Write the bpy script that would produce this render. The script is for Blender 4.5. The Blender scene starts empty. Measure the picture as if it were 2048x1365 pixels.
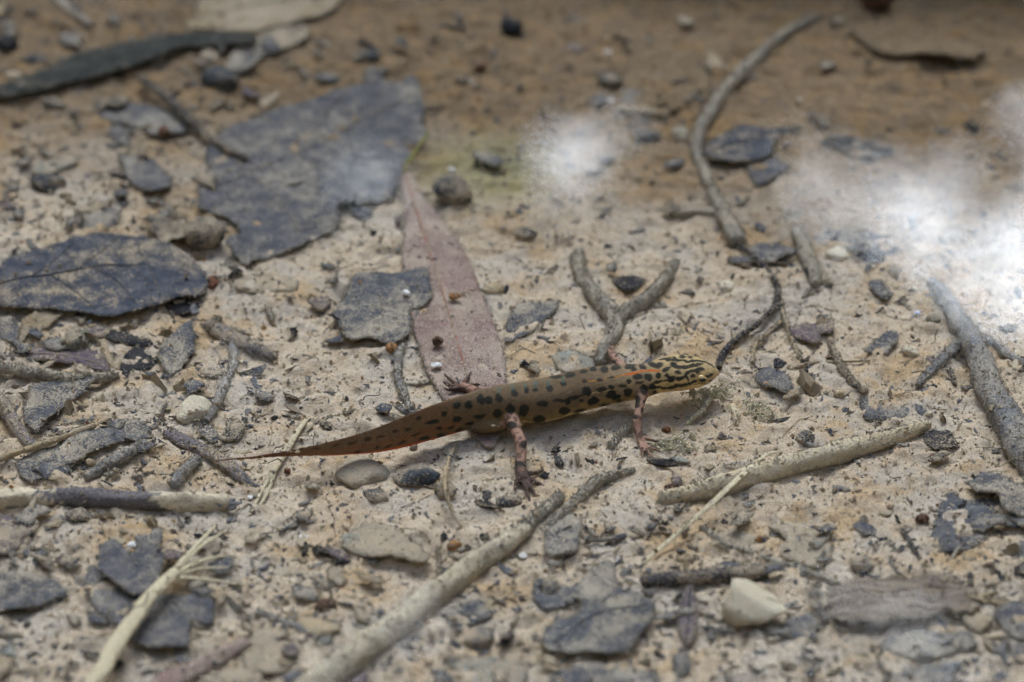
import bpy, bmesh, math, random
import numpy as np
from mathutils import Vector, Matrix
from mathutils.geometry import delaunay_2d_cdt

# ------------------------------------------------------------------ camera, sky, sun, exposure
sc = bpy.context.scene
COL = sc.collection
PITCH = math.radians(32.0)
DIST, WIDTH = 100.0, 18.5            # centimetres: camera to bed, and width of bed in view
ZW = 1.9                             # water level above the bed, cm
SUN_ELEV, SUN_AZ, SUN_ANGLE, SUN_STRENGTH = 47.0, -3.0, 40.0, 1.5
EXPOSURE = 1.58
FSTOP = 13.5
SKY = 0.085

CPOS = np.array([0.0, -DIST * math.cos(PITCH), DIST * math.sin(PITCH)])
CF = np.array([0.0, math.cos(PITCH), -math.sin(PITCH)])
CU = np.array([0.0, math.sin(PITCH), math.cos(PITCH)])
KPX = WIDTH / 2048.0 / DIST
PXCM = WIDTH / 2048.0


def at(px, py, z=0.0):
    """photo pixel -> point (cm) on the horizontal plane at height z"""
    d = CF + np.array([1.0, 0, 0]) * ((px - 1024) * KPX) - CU * ((py - 682.5) * KPX)
    t = (z - CPOS[2]) / d[2]
    return CPOS + d * t


def project(P):
    """points (n,3) in cm -> photo pixels"""
    q = np.asarray(P, dtype=float) - CPOS
    w = q @ CF
    return np.stack([1024 + q[:, 0] / w / KPX, 682.5 - (q @ CU) / w / KPX], axis=1)


cam_data = bpy.data.cameras.new("camera")
cam = bpy.data.objects.new("camera", cam_data)
COL.objects.link(cam)
cam.location = CPOS * 0.01
cam.rotation_euler = (math.pi / 2 - PITCH, 0, 0)
cam_data.sensor_width = 36.0
cam_data.lens = 36.0 * DIST / WIDTH
cam_data.clip_start, cam_data.clip_end = 0.02, 1000.0
cam_data.dof.use_dof = True
_fp = at(1180, 800, 0.4)
cam_data.dof.focus_distance = float((_fp - CPOS) @ CF) * 0.01
cam_data.dof.aperture_fstop = FSTOP
sc.camera = cam

world = bpy.data.worlds.new("World")
sc.world = world
world.use_nodes = True
wn = world.node_tree.nodes
wn.clear()
sky = wn.new("ShaderNodeTexSky")
sky.sky_type = 'NISHITA'
sky.sun_disc = False
sky.sun_elevation = math.radians(SUN_ELEV)
sky.sun_rotation = math.radians(SUN_AZ)
sky.dust_density = 3.0
bg = wn.new("ShaderNodeBackground")
bg.inputs[1].default_value = SKY
wo = wn.new("ShaderNodeOutputWorld")
world.node_tree.links.new(sky.outputs[0], bg.inputs[0])
world.node_tree.links.new(bg.outputs[0], wo.inputs[0])

sun_data = bpy.data.lights.new("sun", 'SUN')
sun_data.energy = SUN_STRENGTH
sun_data.angle = math.radians(SUN_ANGLE)
sun_data.color = (0.71, 0.85, 1.0)
sun = bpy.data.objects.new("sun", sun_data)
COL.objects.link(sun)
_e, _a = math.radians(SUN_ELEV), math.radians(SUN_AZ)
sdir = Vector((math.sin(_a) * math.cos(_e), math.cos(_a) * math.cos(_e), math.sin(_e)))
sun.rotation_euler = sdir.to_track_quat('Z', 'Y').to_euler()
sun.location = sdir * 20

sc.view_settings.view_transform = 'Standard'
sc.view_settings.look = 'None'
sc.view_settings.exposure = EXPOSURE
sc.view_settings.gamma = 1.0
sc.view_settings.use_curve_mapping = False
sc.render.engine = 'CYCLES'
sc.cycles.use_denoising = True
sc.cycles.denoising_prefilter = 'FAST'
sc.cycles.max_bounces = 5
sc.cycles.diffuse_bounces = 2
sc.cycles.glossy_bounces = 2
sc.cycles.transparent_max_bounces = 12
sc.cycles.blur_glossy = 0.0

# ------------------------------------------------------------------ noise and numeric helpers
rng = np.random.default_rng(11)
random.seed(11)


def _hash(i, j, k, seed):
    h = (i.astype(np.int64) * 374761393 + j.astype(np.int64) * 668265263 + k.astype(np.int64) * 2147483647 + seed * 974711) & 0xFFFFFFFF
    h = ((h ^ (h >> 13)) * 1274126177) & 0xFFFFFFFF
    h = ((h ^ (h >> 16)) * 2246822519) & 0xFFFFFFFF
    return ((h ^ (h >> 15)) & 0xFFFFFF) / float(0xFFFFFF)


def vnoise(x, y, seed=0):
    x, y = np.asarray(x, float), np.asarray(y, float)
    i, j = np.floor(x), np.floor(y)
    u, v = x - i, y - j
    u, v = u * u * u * (u * (u * 6 - 15) + 10), v * v * v * (v * (v * 6 - 15) + 10)
    z = np.zeros_like(i)
    a, b = _hash(i, j, z, seed), _hash(i + 1, j, z, seed)
    c, d = _hash(i, j + 1, z, seed), _hash(i + 1, j + 1, z, seed)
    return (a + (b - a) * u) * (1 - v) + (c + (d - c) * u) * v - 0.5


def vnoise3(x, y, z, seed=0):
    x, y, z = np.asarray(x, float), np.asarray(y, float), np.asarray(z, float)
    i, j, k = np.floor(x), np.floor(y), np.floor(z)
    u, v, w = x - i, y - j, z - k
    u, v, w = u * u * (3 - 2 * u), v * v * (3 - 2 * v), w * w * (3 - 2 * w)
    r = 0
    for di in (0, 1):
        for dj in (0, 1):
            for dk in (0, 1):
                r = r + _hash(i + di, j + dj, k + dk, seed) * (u if di else 1 - u) * (v if dj else 1 - v) * (w if dk else 1 - w)
    return r - 0.5


def hsmooth(x, y):
    """the bed's broad relief, on which leaves and twigs lie"""
    x, y = np.asarray(x, float), np.asarray(y, float)
    return 0.16 * vnoise(x / 3.9, y / 3.9, 1) + 0.10 * vnoise(x / 1.5 + 7, y / 1.5, 2)


def hfull(x, y):
    h = hsmooth(x, y)
    wx = x + 0.25 * vnoise(x / 0.8, y / 0.8, 21)
    wy = y + 0.25 * vnoise(x / 0.8, y / 0.8, 22)
    r = np.abs(vnoise(wx / 0.75, wy / 0.75, 3)) * 2
    h = h + 0.09 * (0.5 - r) + 0.09 * vnoise(wx / 0.34, wy / 0.34, 4) + 0.055 * vnoise(x / 0.16, y / 0.16, 5)
    lump = np.clip(vnoise(wx / 0.27, wy / 0.27, 9) - 0.15, 0, 1)
    h = h + 0.22 * lump
    h = h + 0.026 * vnoise(x / 0.085, y / 0.085, 6) + 0.014 * vnoise(x / 0.05, y / 0.05, 8)
    return h


def lin(r, g, b, f=1.0):
    def c(v):
        v = v / 255.0
        return (v / 12.92 if v <= 0.04045 else ((v + 0.055) / 1.055) ** 2.4) * f
    return (c(r), c(g), c(b), 1.0)


def catmull(pts, step):
    """open polyline of rows -> dense rows, about step apart in the first two columns"""
    P = np.asarray(pts, float)
    if len(P) == 2:
        P = np.array([P[0], (P[0] + P[1]) / 2, P[1]])
    Q = np.vstack([2 * P[0] - P[1], P, 2 * P[-1] - P[-2]])
    out = []
    for i in range(1, len(Q) - 2):
        p0, p1, p2, p3 = Q[i - 1], Q[i], Q[i + 1], Q[i + 2]
        n = max(2, int(np.linalg.norm((p2 - p1)[:2]) / step))
        for t in np.arange(n) / n:
            out.append(0.5 * ((2 * p1) + (-p0 + p2) * t + (2 * p0 - 5 * p1 + 4 * p2 - p3) * t * t + (-p0 + 3 * p1 - 3 * p2 + p3) * t ** 3))
    out.append(P[-1])
    return np.array(out)


# ------------------------------------------------------------------ linking and tagging
def link_mesh(name, V, F, mat, parent=None, origin=None, smooth=True, colors=None):
    """V in cm (world); origin in cm becomes the object's location (metres)"""
    V = np.asarray(V, float)
    if origin is None:
        if parent is not None:
            origin = np.array(parent["_o"])
        else:
            origin = np.array([V[:, 0].mean(), V[:, 1].mean(), V[:, 2].min()])
    me = bpy.data.meshes.new(name)
    me.from_pydata(((V - origin) * 0.01).tolist(), [], F if isinstance(F, list) else F.tolist())
    if colors is not None:
        ca = me.color_attributes.new("pigment", 'FLOAT_COLOR', 'POINT')
        c = np.ones((len(V), 4), np.float32)
        c[:, :3] = np.asarray(colors)[:, :3]
        ca.data.foreach_set("color", c.ravel())
    if smooth:
        me.polygons.foreach_set("use_smooth", np.ones(len(me.polygons), bool))
    me.materials.append(mat)
    me.update()
    o = bpy.data.objects.new(name, me)
    COL.objects.link(o)
    if parent is not None:
        o.parent = parent
        d = origin - np.array(parent["_o"])
        o.location = d * 0.01
    else:
        o.location = origin * 0.01
    o["_o"] = [float(v) for v in origin]
    return o


def empty(name, origin):
    o = bpy.data.objects.new(name, None)
    o.empty_display_size = 0.005
    COL.objects.link(o)
    o.location = np.asarray(origin) * 0.01
    o["_o"] = [float(v) for v in origin]
    return o


def tag(o, label, cat, group=None):
    o["label"], o["category"] = label, cat
    if group:
        o["group"] = group
    return o


# ------------------------------------------------------------------ materials
def nodes_of(name):
    m = bpy.data.materials.new(name)
    m.use_nodes = True
    nt = m.node_tree
    return m, nt, nt.nodes, nt.links, nt.nodes["Principled BSDF"]


def coord_cm(nt, rnd=True, stretch=(1, 1, 1)):
    N, L = nt.nodes, nt.links
    tc = N.new("ShaderNodeTexCoord")
    mp = N.new("ShaderNodeVectorMath")
    mp.operation = 'MULTIPLY'
    mp.inputs[1].default_value = tuple(100.0 * s for s in stretch)
    L.new(tc.outputs["Object"], mp.inputs[0])
    if not rnd:
        return mp.outputs[0]
    oi = N.new("ShaderNodeObjectInfo")
    sc_ = N.new("ShaderNodeMath")
    sc_.operation = 'MULTIPLY'
    sc_.inputs[1].default_value = 57.0
    L.new(oi.outputs["Random"], sc_.inputs[0])
    ad = N.new("ShaderNodeVectorMath")
    ad.operation = 'ADD'
    L.new(mp.outputs[0], ad.inputs[0])
    L.new(sc_.outputs[0], ad.inputs[1])
    return ad.outputs[0]


def noise(nt, vec, scale, detail=3.0, rough=0.55):
    n = nt.nodes.new("ShaderNodeTexNoise")
    n.inputs["Scale"].default_value = scale
    n.inputs["Detail"].default_value = detail
    n.inputs["Roughness"].default_value = rough
    nt.links.new(vec, n.inputs["Vector"])
    return n.outputs["Fac"]


def mathn(nt, op, a, b=None, c=None):
    n = nt.nodes.new("ShaderNodeMath")
    n.operation = op
    for i, v in enumerate((a, b, c)):
        if v is None:
            continue
        if isinstance(v, (int, float)):
            n.inputs[i].default_value = v
        else:
            nt.links.new(v, n.inputs[i])
    return n.outputs[0]


def ramp(nt, fac, lo, hi):
    n = nt.nodes.new("ShaderNodeMapRange")
    n.interpolation_type = 'SMOOTHSTEP'
    n.inputs["From Min"].default_value = lo
    n.inputs["From Max"].default_value = hi
    nt.links.new(fac, n.inputs["Value"])
    return n.outputs["Result"]


def mixc(nt, fac, a, b):
    n = nt.nodes.new("ShaderNodeMix")
    n.data_type = 'RGBA'
    n.blend_type = 'MIX'
    if isinstance(fac, (int, float)):
        n.inputs[0].default_value = fac
    else:
        nt.links.new(fac, n.inputs[0])
    for i, v in ((6, a), (7, b)):
        if isinstance(v, tuple):
            n.inputs[i].default_value = v
        else:
            nt.links.new(v, n.inputs[i])
    return n.outputs[2]


def bump(nt, h, strength, dist_cm, prev=None):
    b = nt.nodes.new("ShaderNodeBump")
    b.inputs["Strength"].default_value = strength
    b.inputs["Distance"].default_value = dist_cm * 0.01
    nt.links.new(h, b.inputs["Height"])
    if prev is not None:
        nt.links.new(prev, b.inputs["Normal"])
    return b.outputs["Normal"]


SILT = lin(184, 163, 132)
SILT2 = lin(152, 143, 130)


def silty(name, c1, c2, silt=0.5, grain=27.0, rough=0.85, spec=0.12, stretch=(1, 1, 1), silt_col=None, silt_col2=None, bumpd=0.045, coarse=1.0):
    """a pigment of two tones under a broken, grainy film of settled silt"""
    m, nt, N, L, bs = nodes_of(name)
    v = coord_cm(nt)
    vs = coord_cm(nt, stretch=stretch) if stretch != (1, 1, 1) else v
    n1 = noise(nt, v, 0.9 * coarse, 4, 0.6)
    n2 = noise(nt, v, grain, 2, 0.6)
    n3 = noise(nt, vs, 3.6, 4, 0.6)
    n4 = noise(nt, v, grain * 2.3, 1)
    base = mixc(nt, ramp(nt, n3, 0.35, 0.66), c1, c2)
    s = mathn(nt, 'MULTIPLY_ADD', n1, 1.0, mathn(nt, 'MULTIPLY', n2, 1.15))
    s = mathn(nt, 'MULTIPLY_ADD', n3, 0.35, s)
    thr = 1.25 + 0.62 * (0.5 - silt)
    mask = ramp(nt, s, thr - 0.09, thr + 0.11)
    sc1, sc2 = silt_col or SILT, silt_col2 or SILT2
    scol = mixc(nt, ramp(nt, n4, 0.36, 0.64), sc2, sc1)
    col = mixc(nt, mask, base, scol)
    L.new(col, bs.inputs["Base Color"])
    bs.inputs["Roughness"].default_value = rough
    bs.inputs["Specular IOR Level"].default_value = spec
    h = mathn(nt, 'ADD', mathn(nt, 'MULTIPLY', n2, 0.7), mathn(nt, 'MULTIPLY', n4, 0.3))
    h = mathn(nt, 'MULTIPLY_ADD', mask, 0.35, h)
    L.new(bump(nt, h, 0.8, bumpd), bs.inputs["Normal"])
    return m


M = {}
# the bed: tan and ochre silt with grey drifts and tiny dark flecks
m, nt, N, L, bs = nodes_of("bed_silt")
v = coord_cm(nt, rnd=False)
a1, a2 = noise(nt, v, 0.42, 4, 0.6), noise(nt, v, 1.7, 4, 0.62)
a3, a4 = noise(nt, v, 14, 3, 0.6), noise(nt, v, 38, 2, 0.6)
a5 = noise(nt, v, 6.5, 3, 0.6)
c = mixc(nt, ramp(nt, a2, 0.36, 0.64), lin(178, 157, 130), lin(202, 185, 162))
c = mixc(nt, mathn(nt, 'MULTIPLY', ramp(nt, mathn(nt, 'MULTIPLY_ADD', a2, 0.55, a1), 0.74, 0.93), 0.75), c, lin(174, 140, 92))
_sh = nt.nodes.new("ShaderNodeVectorMath")
_sh.operation = 'ADD'
_sh.inputs[1].default_value = (31, 17, 5)
L.new(v, _sh.inputs[0])
b1 = noise(nt, _sh.outputs[0], 0.75, 5, 0.62)
c = mixc(nt, mathn(nt, 'MULTIPLY', ramp(nt, b1, 0.46, 0.62), 0.8), c, lin(178, 168, 154))
c = mixc(nt, mathn(nt, 'MULTIPLY', ramp(nt, a5, 0.56, 0.72), 0.55), c, lin(134, 114, 88))
c = mixc(nt, mathn(nt, 'MULTIPLY', ramp(nt, a3, 0.54, 0.74), 0.5), c, lin(122, 106, 86))
c = mixc(nt, mathn(nt, 'MULTIPLY', ramp(nt, a4, 0.55, 0.74), 0.65), c, lin(212, 196, 170))
dk = noise(nt, _sh.outputs[0], 8.5, 3, 0.65)
c = mixc(nt, mathn(nt, 'MULTIPLY', ramp(nt, mathn(nt, 'MULTIPLY_ADD', a2, 0.75, dk), 1.02, 1.12), 0.75), c, lin(84, 78, 72))
_a6, _a7 = noise(nt, v, 52, 1, 0.5), noise(nt, _sh.outputs[0], 30, 2, 0.7)
c = mixc(nt, mathn(nt, 'MULTIPLY', ramp(nt, _a7, 0.52, 0.62), 0.42), c, lin(108, 96, 82))
c = mixc(nt, mathn(nt, 'MULTIPLY', ramp(nt, _a6, 0.54, 0.66), 0.45), c, lin(222, 210, 190))
# browner silt towards the far end, with the dimmer light there painted in
_sx = nt.nodes.new("ShaderNodeSeparateXYZ")
L.new(v, _sx.inputs[0])
_far_dim = mathn(nt, 'MULTIPLY_ADD', _sx.outputs[0], 0.16, _sx.outputs[1])
_far_dim = ramp(nt, mathn(nt, 'MULTIPLY_ADD', a1, 7.0, _far_dim), 5.2, 12.5)
c = mixc(nt, mathn(nt, 'MULTIPLY', _far_dim, 0.85), c, mixc(nt, ramp(nt, a2, 0.4, 0.62), lin(104, 84, 62), lin(124, 98, 66)))
# green reflection of the leaves, painted into the silt colour on one patch
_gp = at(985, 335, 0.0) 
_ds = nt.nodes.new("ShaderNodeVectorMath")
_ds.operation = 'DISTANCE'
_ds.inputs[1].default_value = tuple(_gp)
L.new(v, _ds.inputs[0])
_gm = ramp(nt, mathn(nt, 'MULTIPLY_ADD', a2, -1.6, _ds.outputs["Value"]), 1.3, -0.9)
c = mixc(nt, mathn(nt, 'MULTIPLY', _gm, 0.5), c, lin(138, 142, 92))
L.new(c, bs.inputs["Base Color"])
bs.inputs["Roughness"].default_value = 0.95
bs.inputs["Specular IOR Level"].default_value = 0.08
nb = bump(nt, a3, 0.6, 0.04)
L.new(bump(nt, a4, 0.6, 0.025, nb), bs.inputs["Normal"])
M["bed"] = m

m, nt, N, L, bs = nodes_of("forest_floor")
v = coord_cm(nt, rnd=False)
g1 = noise(nt, v, 0.02, 6, 0.6)
g2 = noise(nt, v, 0.6, 4, 0.6)
c = mixc(nt, ramp(nt, g1, 0.4, 0.62), lin(170, 150, 120), lin(112, 96, 72))
c = mixc(nt, mathn(nt, 'MULTIPLY', ramp(nt, g2, 0.5, 0.7), 0.6), c, lin(86, 78, 68))
L.new(c, bs.inputs["Base Color"])
bs.inputs["Roughness"].default_value = 0.95
L.new(bump(nt, g2, 0.7, 0.8), bs.inputs["Normal"])
M["floor"] = m

# still water: clear, with the mirror of an air-water surface
m, nt, N, L, bs = nodes_of("still_water")
N.remove(bs)
out = [n for n in N if n.type == 'OUTPUT_MATERIAL'][0]
tr = N.new("ShaderNodeBsdfTransparent")
tr.inputs[0].default_value = (0.97, 0.975, 0.965, 1)
gl = N.new("ShaderNodeBsdfGlossy")
gl.inputs["Roughness"].default_value = 0.0
gl.inputs[0].default_value = (1, 1, 1, 1)
fr = N.new("ShaderNodeFresnel")
fr.inputs[0].default_value = 1.33
mx = N.new("ShaderNodeMixShader")
v = coord_cm(nt, rnd=False)
wnrm = bump(nt, noise(nt, v, 0.22, 1, 0.4), 0.10, 0.05)
L.new(wnrm, gl.inputs["Normal"])
L.new(fr.outputs[0], mx.inputs[0])
L.new(tr.outputs[0], mx.inputs[1])
L.new(gl.outputs[0], mx.inputs[2])
L.new(mx.outputs[0], out.inputs[0])
M["water"] = m

BLUEGREY, SLATE = lin(84, 84, 90), lin(108, 106, 108)
M["leaf_slate"] = silty("leaf_slate", BLUEGREY, SLATE, 0.47, silt_col=lin(158, 148, 132), silt_col2=lin(134, 130, 124))
M["leaf_slate_clean"] = silty("leaf_slate_clean", lin(66, 70, 80), lin(92, 94, 102), 0.34)
M["leaf_slate_dusty"] = silty("leaf_slate_dusty", lin(78, 80, 86), lin(104, 104, 108), 0.5, silt_col=lin(172, 160, 140))
M["leaf_black"] = silty("leaf_black", lin(42, 42, 46), lin(62, 60, 62), 0.30)
M["leaf_black_dusty"] = silty("leaf_black_dusty", lin(58, 60, 62), lin(84, 84, 84), 0.62)
M["leaf_olive"] = silty("leaf_olive", lin(50, 52, 50), lin(70, 70, 66), 0.12)
M["leaf_brown"] = silty("leaf_brown", lin(112, 94, 72), lin(134, 114, 90), 0.45, silt_col=lin(150, 128, 100), silt_col2=lin(128, 110, 88))
M["leaf_tan"] = silty("leaf_tan", lin(150, 130, 100), lin(168, 150, 122), 0.6)
M["leaf_tan_pale"] = silty("leaf_tan_pale", lin(160, 150, 132), lin(182, 170, 150), 0.7)
M["leaf_purple"] = silty("leaf_purple", lin(92, 82, 90), lin(116, 104, 108), 0.45)
M["leaf_pink"] = silty("leaf_pink", lin(138, 112, 106), lin(160, 134, 126), 0.60, silt_col=lin(184, 166, 146), silt_col2=lin(160, 142, 130), coarse=0.7)
M["leaf_pale"] = silty("leaf_pale", lin(140, 142, 134), lin(164, 164, 152), 0.55)
M["vein_red"] = silty("vein_red", lin(160, 106, 88), lin(168, 124, 108), 0.56)
M["vein_dark"] = silty("vein_dark", lin(52, 54, 60), lin(70, 70, 76), 0.2)
M["vein_slate"] = silty("vein_slate", lin(96, 96, 98), lin(118, 116, 114), 0.45)
M["vein_tan"] = silty("vein_tan", lin(150, 140, 120), lin(165, 152, 130), 0.3)
M["stalk_green"] = silty("stalk_green", lin(120, 128, 70), lin(160, 140, 80), 0.2)
M["twig_pale"] = silty("twig_pale", lin(178, 166, 144), lin(218, 206, 180), 0.5, silt_col=lin(206, 192, 164), silt_col2=lin(176, 164, 140))
M["twig_cream"] = silty("twig_cream", lin(196, 178, 146), lin(216, 200, 168), 0.4, silt_col=lin(212, 200, 174), silt_col2=lin(188, 176, 150))
M["twig_grey"] = silty("twig_grey", lin(122, 121, 122), lin(144, 141, 138), 0.56, silt_col=lin(172, 164, 150), silt_col2=lin(146, 140, 132))
M["twig_silt"] = silty("twig_silt", lin(142, 136, 126), lin(166, 158, 144), 0.66, silt_col=lin(180, 168, 146), silt_col2=lin(150, 142, 128))
M["twig_dark"] = silty("twig_dark", lin(60, 58, 60), lin(84, 80, 82), 0.42)
M["twig_black"] = silty("twig_black", lin(44, 42, 46), lin(64, 62, 66), 0.35)
M["twig_brown"] = silty("twig_brown", lin(112, 98, 84), lin(136, 120, 104), 0.55)
M["twig_purple"] = silty("twig_purple", lin(112, 104, 110), lin(138, 130, 132), 0.55)
M["twig_tan"] = silty("twig_tan", lin(168, 148, 116), lin(188, 168, 136), 0.5)
M["straw"] = silty("straw", lin(186, 172, 140), lin(206, 194, 164), 0.25, stretch=(6, 6, 1), bumpd=0.012)
M["bark"] = silty("bark", lin(96, 84, 76), lin(170, 156, 144), 0.4, stretch=(0.3, 3.6, 1), bumpd=0.07)
M["stone_cream"] = silty("stone_cream", lin(206, 194, 168), lin(220, 210, 188), 0.35, silt_col=lin(222, 210, 184), silt_col2=lin(190, 176, 148))
M["stone_tan"] = silty("stone_tan", lin(176, 156, 124), lin(192, 174, 144), 0.5)
M["stone_pale"] = silty("stone_pale", lin(140, 140, 128), lin(178, 174, 158), 0.6)
M["stone_dark"] = silty("stone_dark", lin(60, 64, 70), lin(88, 90, 92), 0.42)
M["stone_black"] = silty("stone_black", lin(46, 48, 54), lin(68, 70, 76), 0.22)
M["stone_grey"] = silty("stone_grey", lin(108, 108, 108), lin(134, 132, 130), 0.55)
M["stone_green"] = silty("stone_green", lin(104, 106, 96), lin(130, 128, 114), 0.6)
M["pellet_red"] = silty("pellet_red", lin(122, 78, 58), lin(102, 64, 50), 0.4)
M["pellet_brown"] = silty("pellet_brown", lin(92, 66, 54), lin(72, 52, 46), 0.25)
M["pellet_orange"] = silty("pellet_orange", lin(170, 126, 84), lin(150, 108, 72), 0.4)
M["shell_white"] = silty("shell_white", lin(226, 222, 214), lin(236, 234, 228), 0.1, silt_col=lin(226, 218, 204))
M["wet_stone"] = silty("wet_stone", lin(52, 36, 30), lin(96, 58, 40), 0.1, rough=0.12, spec=0.6)
M["algae"] = silty("algae", lin(206, 196, 158), lin(220, 212, 180), 0.4, silt_col=lin(214, 204, 176), silt_col2=lin(196, 186, 156))
m, nt, N, L, bs = nodes_of("crumb_mix")
ca = N.new("ShaderNodeVertexColor")
ca.layer_name = "pigment"
v = coord_cm(nt, rnd=False)
nn = noise(nt, v, 24, 2, 0.6)
L.new(mixc(nt, mathn(nt, 'MULTIPLY', ramp(nt, nn, 0.47, 0.66), 0.6), ca.outputs[0], SILT2), bs.inputs["Base Color"])
bs.inputs["Roughness"].default_value = 0.9
bs.inputs["Specular IOR Level"].default_value = 0.1
L.new(bump(nt, nn, 0.6, 0.02), bs.inputs["Normal"])
M["crumb"] = m

# ------------------------------------------------------------------ the setting: bed, ground, water
GX = np.arange(-15.0, 15.001, 0.05)
GY = np.arange(-14.0, 19.001, 0.05)
XX, YY = np.meshgrid(GX, GY)
edge = np.minimum.reduce([XX + 15, 15 - XX, YY + 14, 19 - YY])
BEDZ = hfull(XX, YY) - 0.9 * np.clip(1 - edge / 1.5, 0, 1) ** 2
nxg, nyg = len(GX), len(GY)
idx = np.arange(nxg * nyg).reshape(nyg, nxg)
F = np.stack([idx[:-1, :-1], idx[:-1, 1:], idx[1:, 1:], idx[1:, :-1]], -1).reshape(-1, 4)
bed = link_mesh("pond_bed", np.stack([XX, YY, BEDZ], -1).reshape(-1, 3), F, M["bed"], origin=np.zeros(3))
bed["kind"] = "structure"
TOP = BEDZ.copy()                     # highest surface so far, used to settle crumbs


def top_at(x, y):
    i = np.clip(((np.asarray(x) + 15.0) / 0.05).round().astype(int), 0, nxg - 1)
    j = np.clip(((np.asarray(y) + 14.0) / 0.05).round().astype(int), 0, nyg - 1)
    return TOP[j, i]


def raise_top(V):
    i = ((V[:, 0] + 15.0) / 0.05).round().astype(int)
    j = ((V[:, 1] + 14.0) / 0.05).round().astype(int)
    ok = (i >= 0) & (i < nxg) & (j >= 0) & (j < nyg)
    np.maximum.at(TOP, (j[ok], i[ok]), V[ok, 2])


rad = np.concatenate([np.linspace(0, 320, 40), np.geomspace(360, 30000, 34)])
ang = np.linspace(0, 2 * math.pi, 65)[:-1]
RR, AA = np.meshgrid(rad, ang, indexing='ij')
gx, gy = RR * np.cos(AA), RR * np.sin(AA)
bank = np.clip((RR - 210) / 130, 0, 1)
gz = -0.55 + 26 * bank * bank * (3 - 2 * bank) + np.where(RR > 200, 9 * vnoise(gx / 130, gy / 130, 31), 0)
ii = np.arange(len(rad) * 64).reshape(len(rad), 64)
F = np.stack([ii[:-1], np.roll(ii[:-1], -1, 1), np.roll(ii[1:], -1, 1), ii[1:]], -1).reshape(-1, 4)[:, ::-1]
gr = link_mesh("ground", np.stack([gx, gy, gz], -1).reshape(-1, 3), F, M["floor"], origin=np.zeros(3))
gr["kind"] = "structure"
na = 96
V = [[0, 0, ZW]] + [[300 * math.cos(2 * math.pi * k / na), 300 * math.sin(2 * math.pi * k / na), ZW] for k in range(na)]
wt = link_mesh("water", V, [[0, 1 + k, 1 + (k + 1) % na] for k in range(na)], M["water"], origin=np.zeros(3))
wt["kind"] = "structure"

# ------------------------------------------------------------------ builders for what lies on the bed
def onbed(px, py, z0=0.0):
    z = z0
    for _ in range(4):
        p = at(px, py, z)
        z = float(hsmooth(p[0], p[1])) + z0
    return at(px, py, z)


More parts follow.
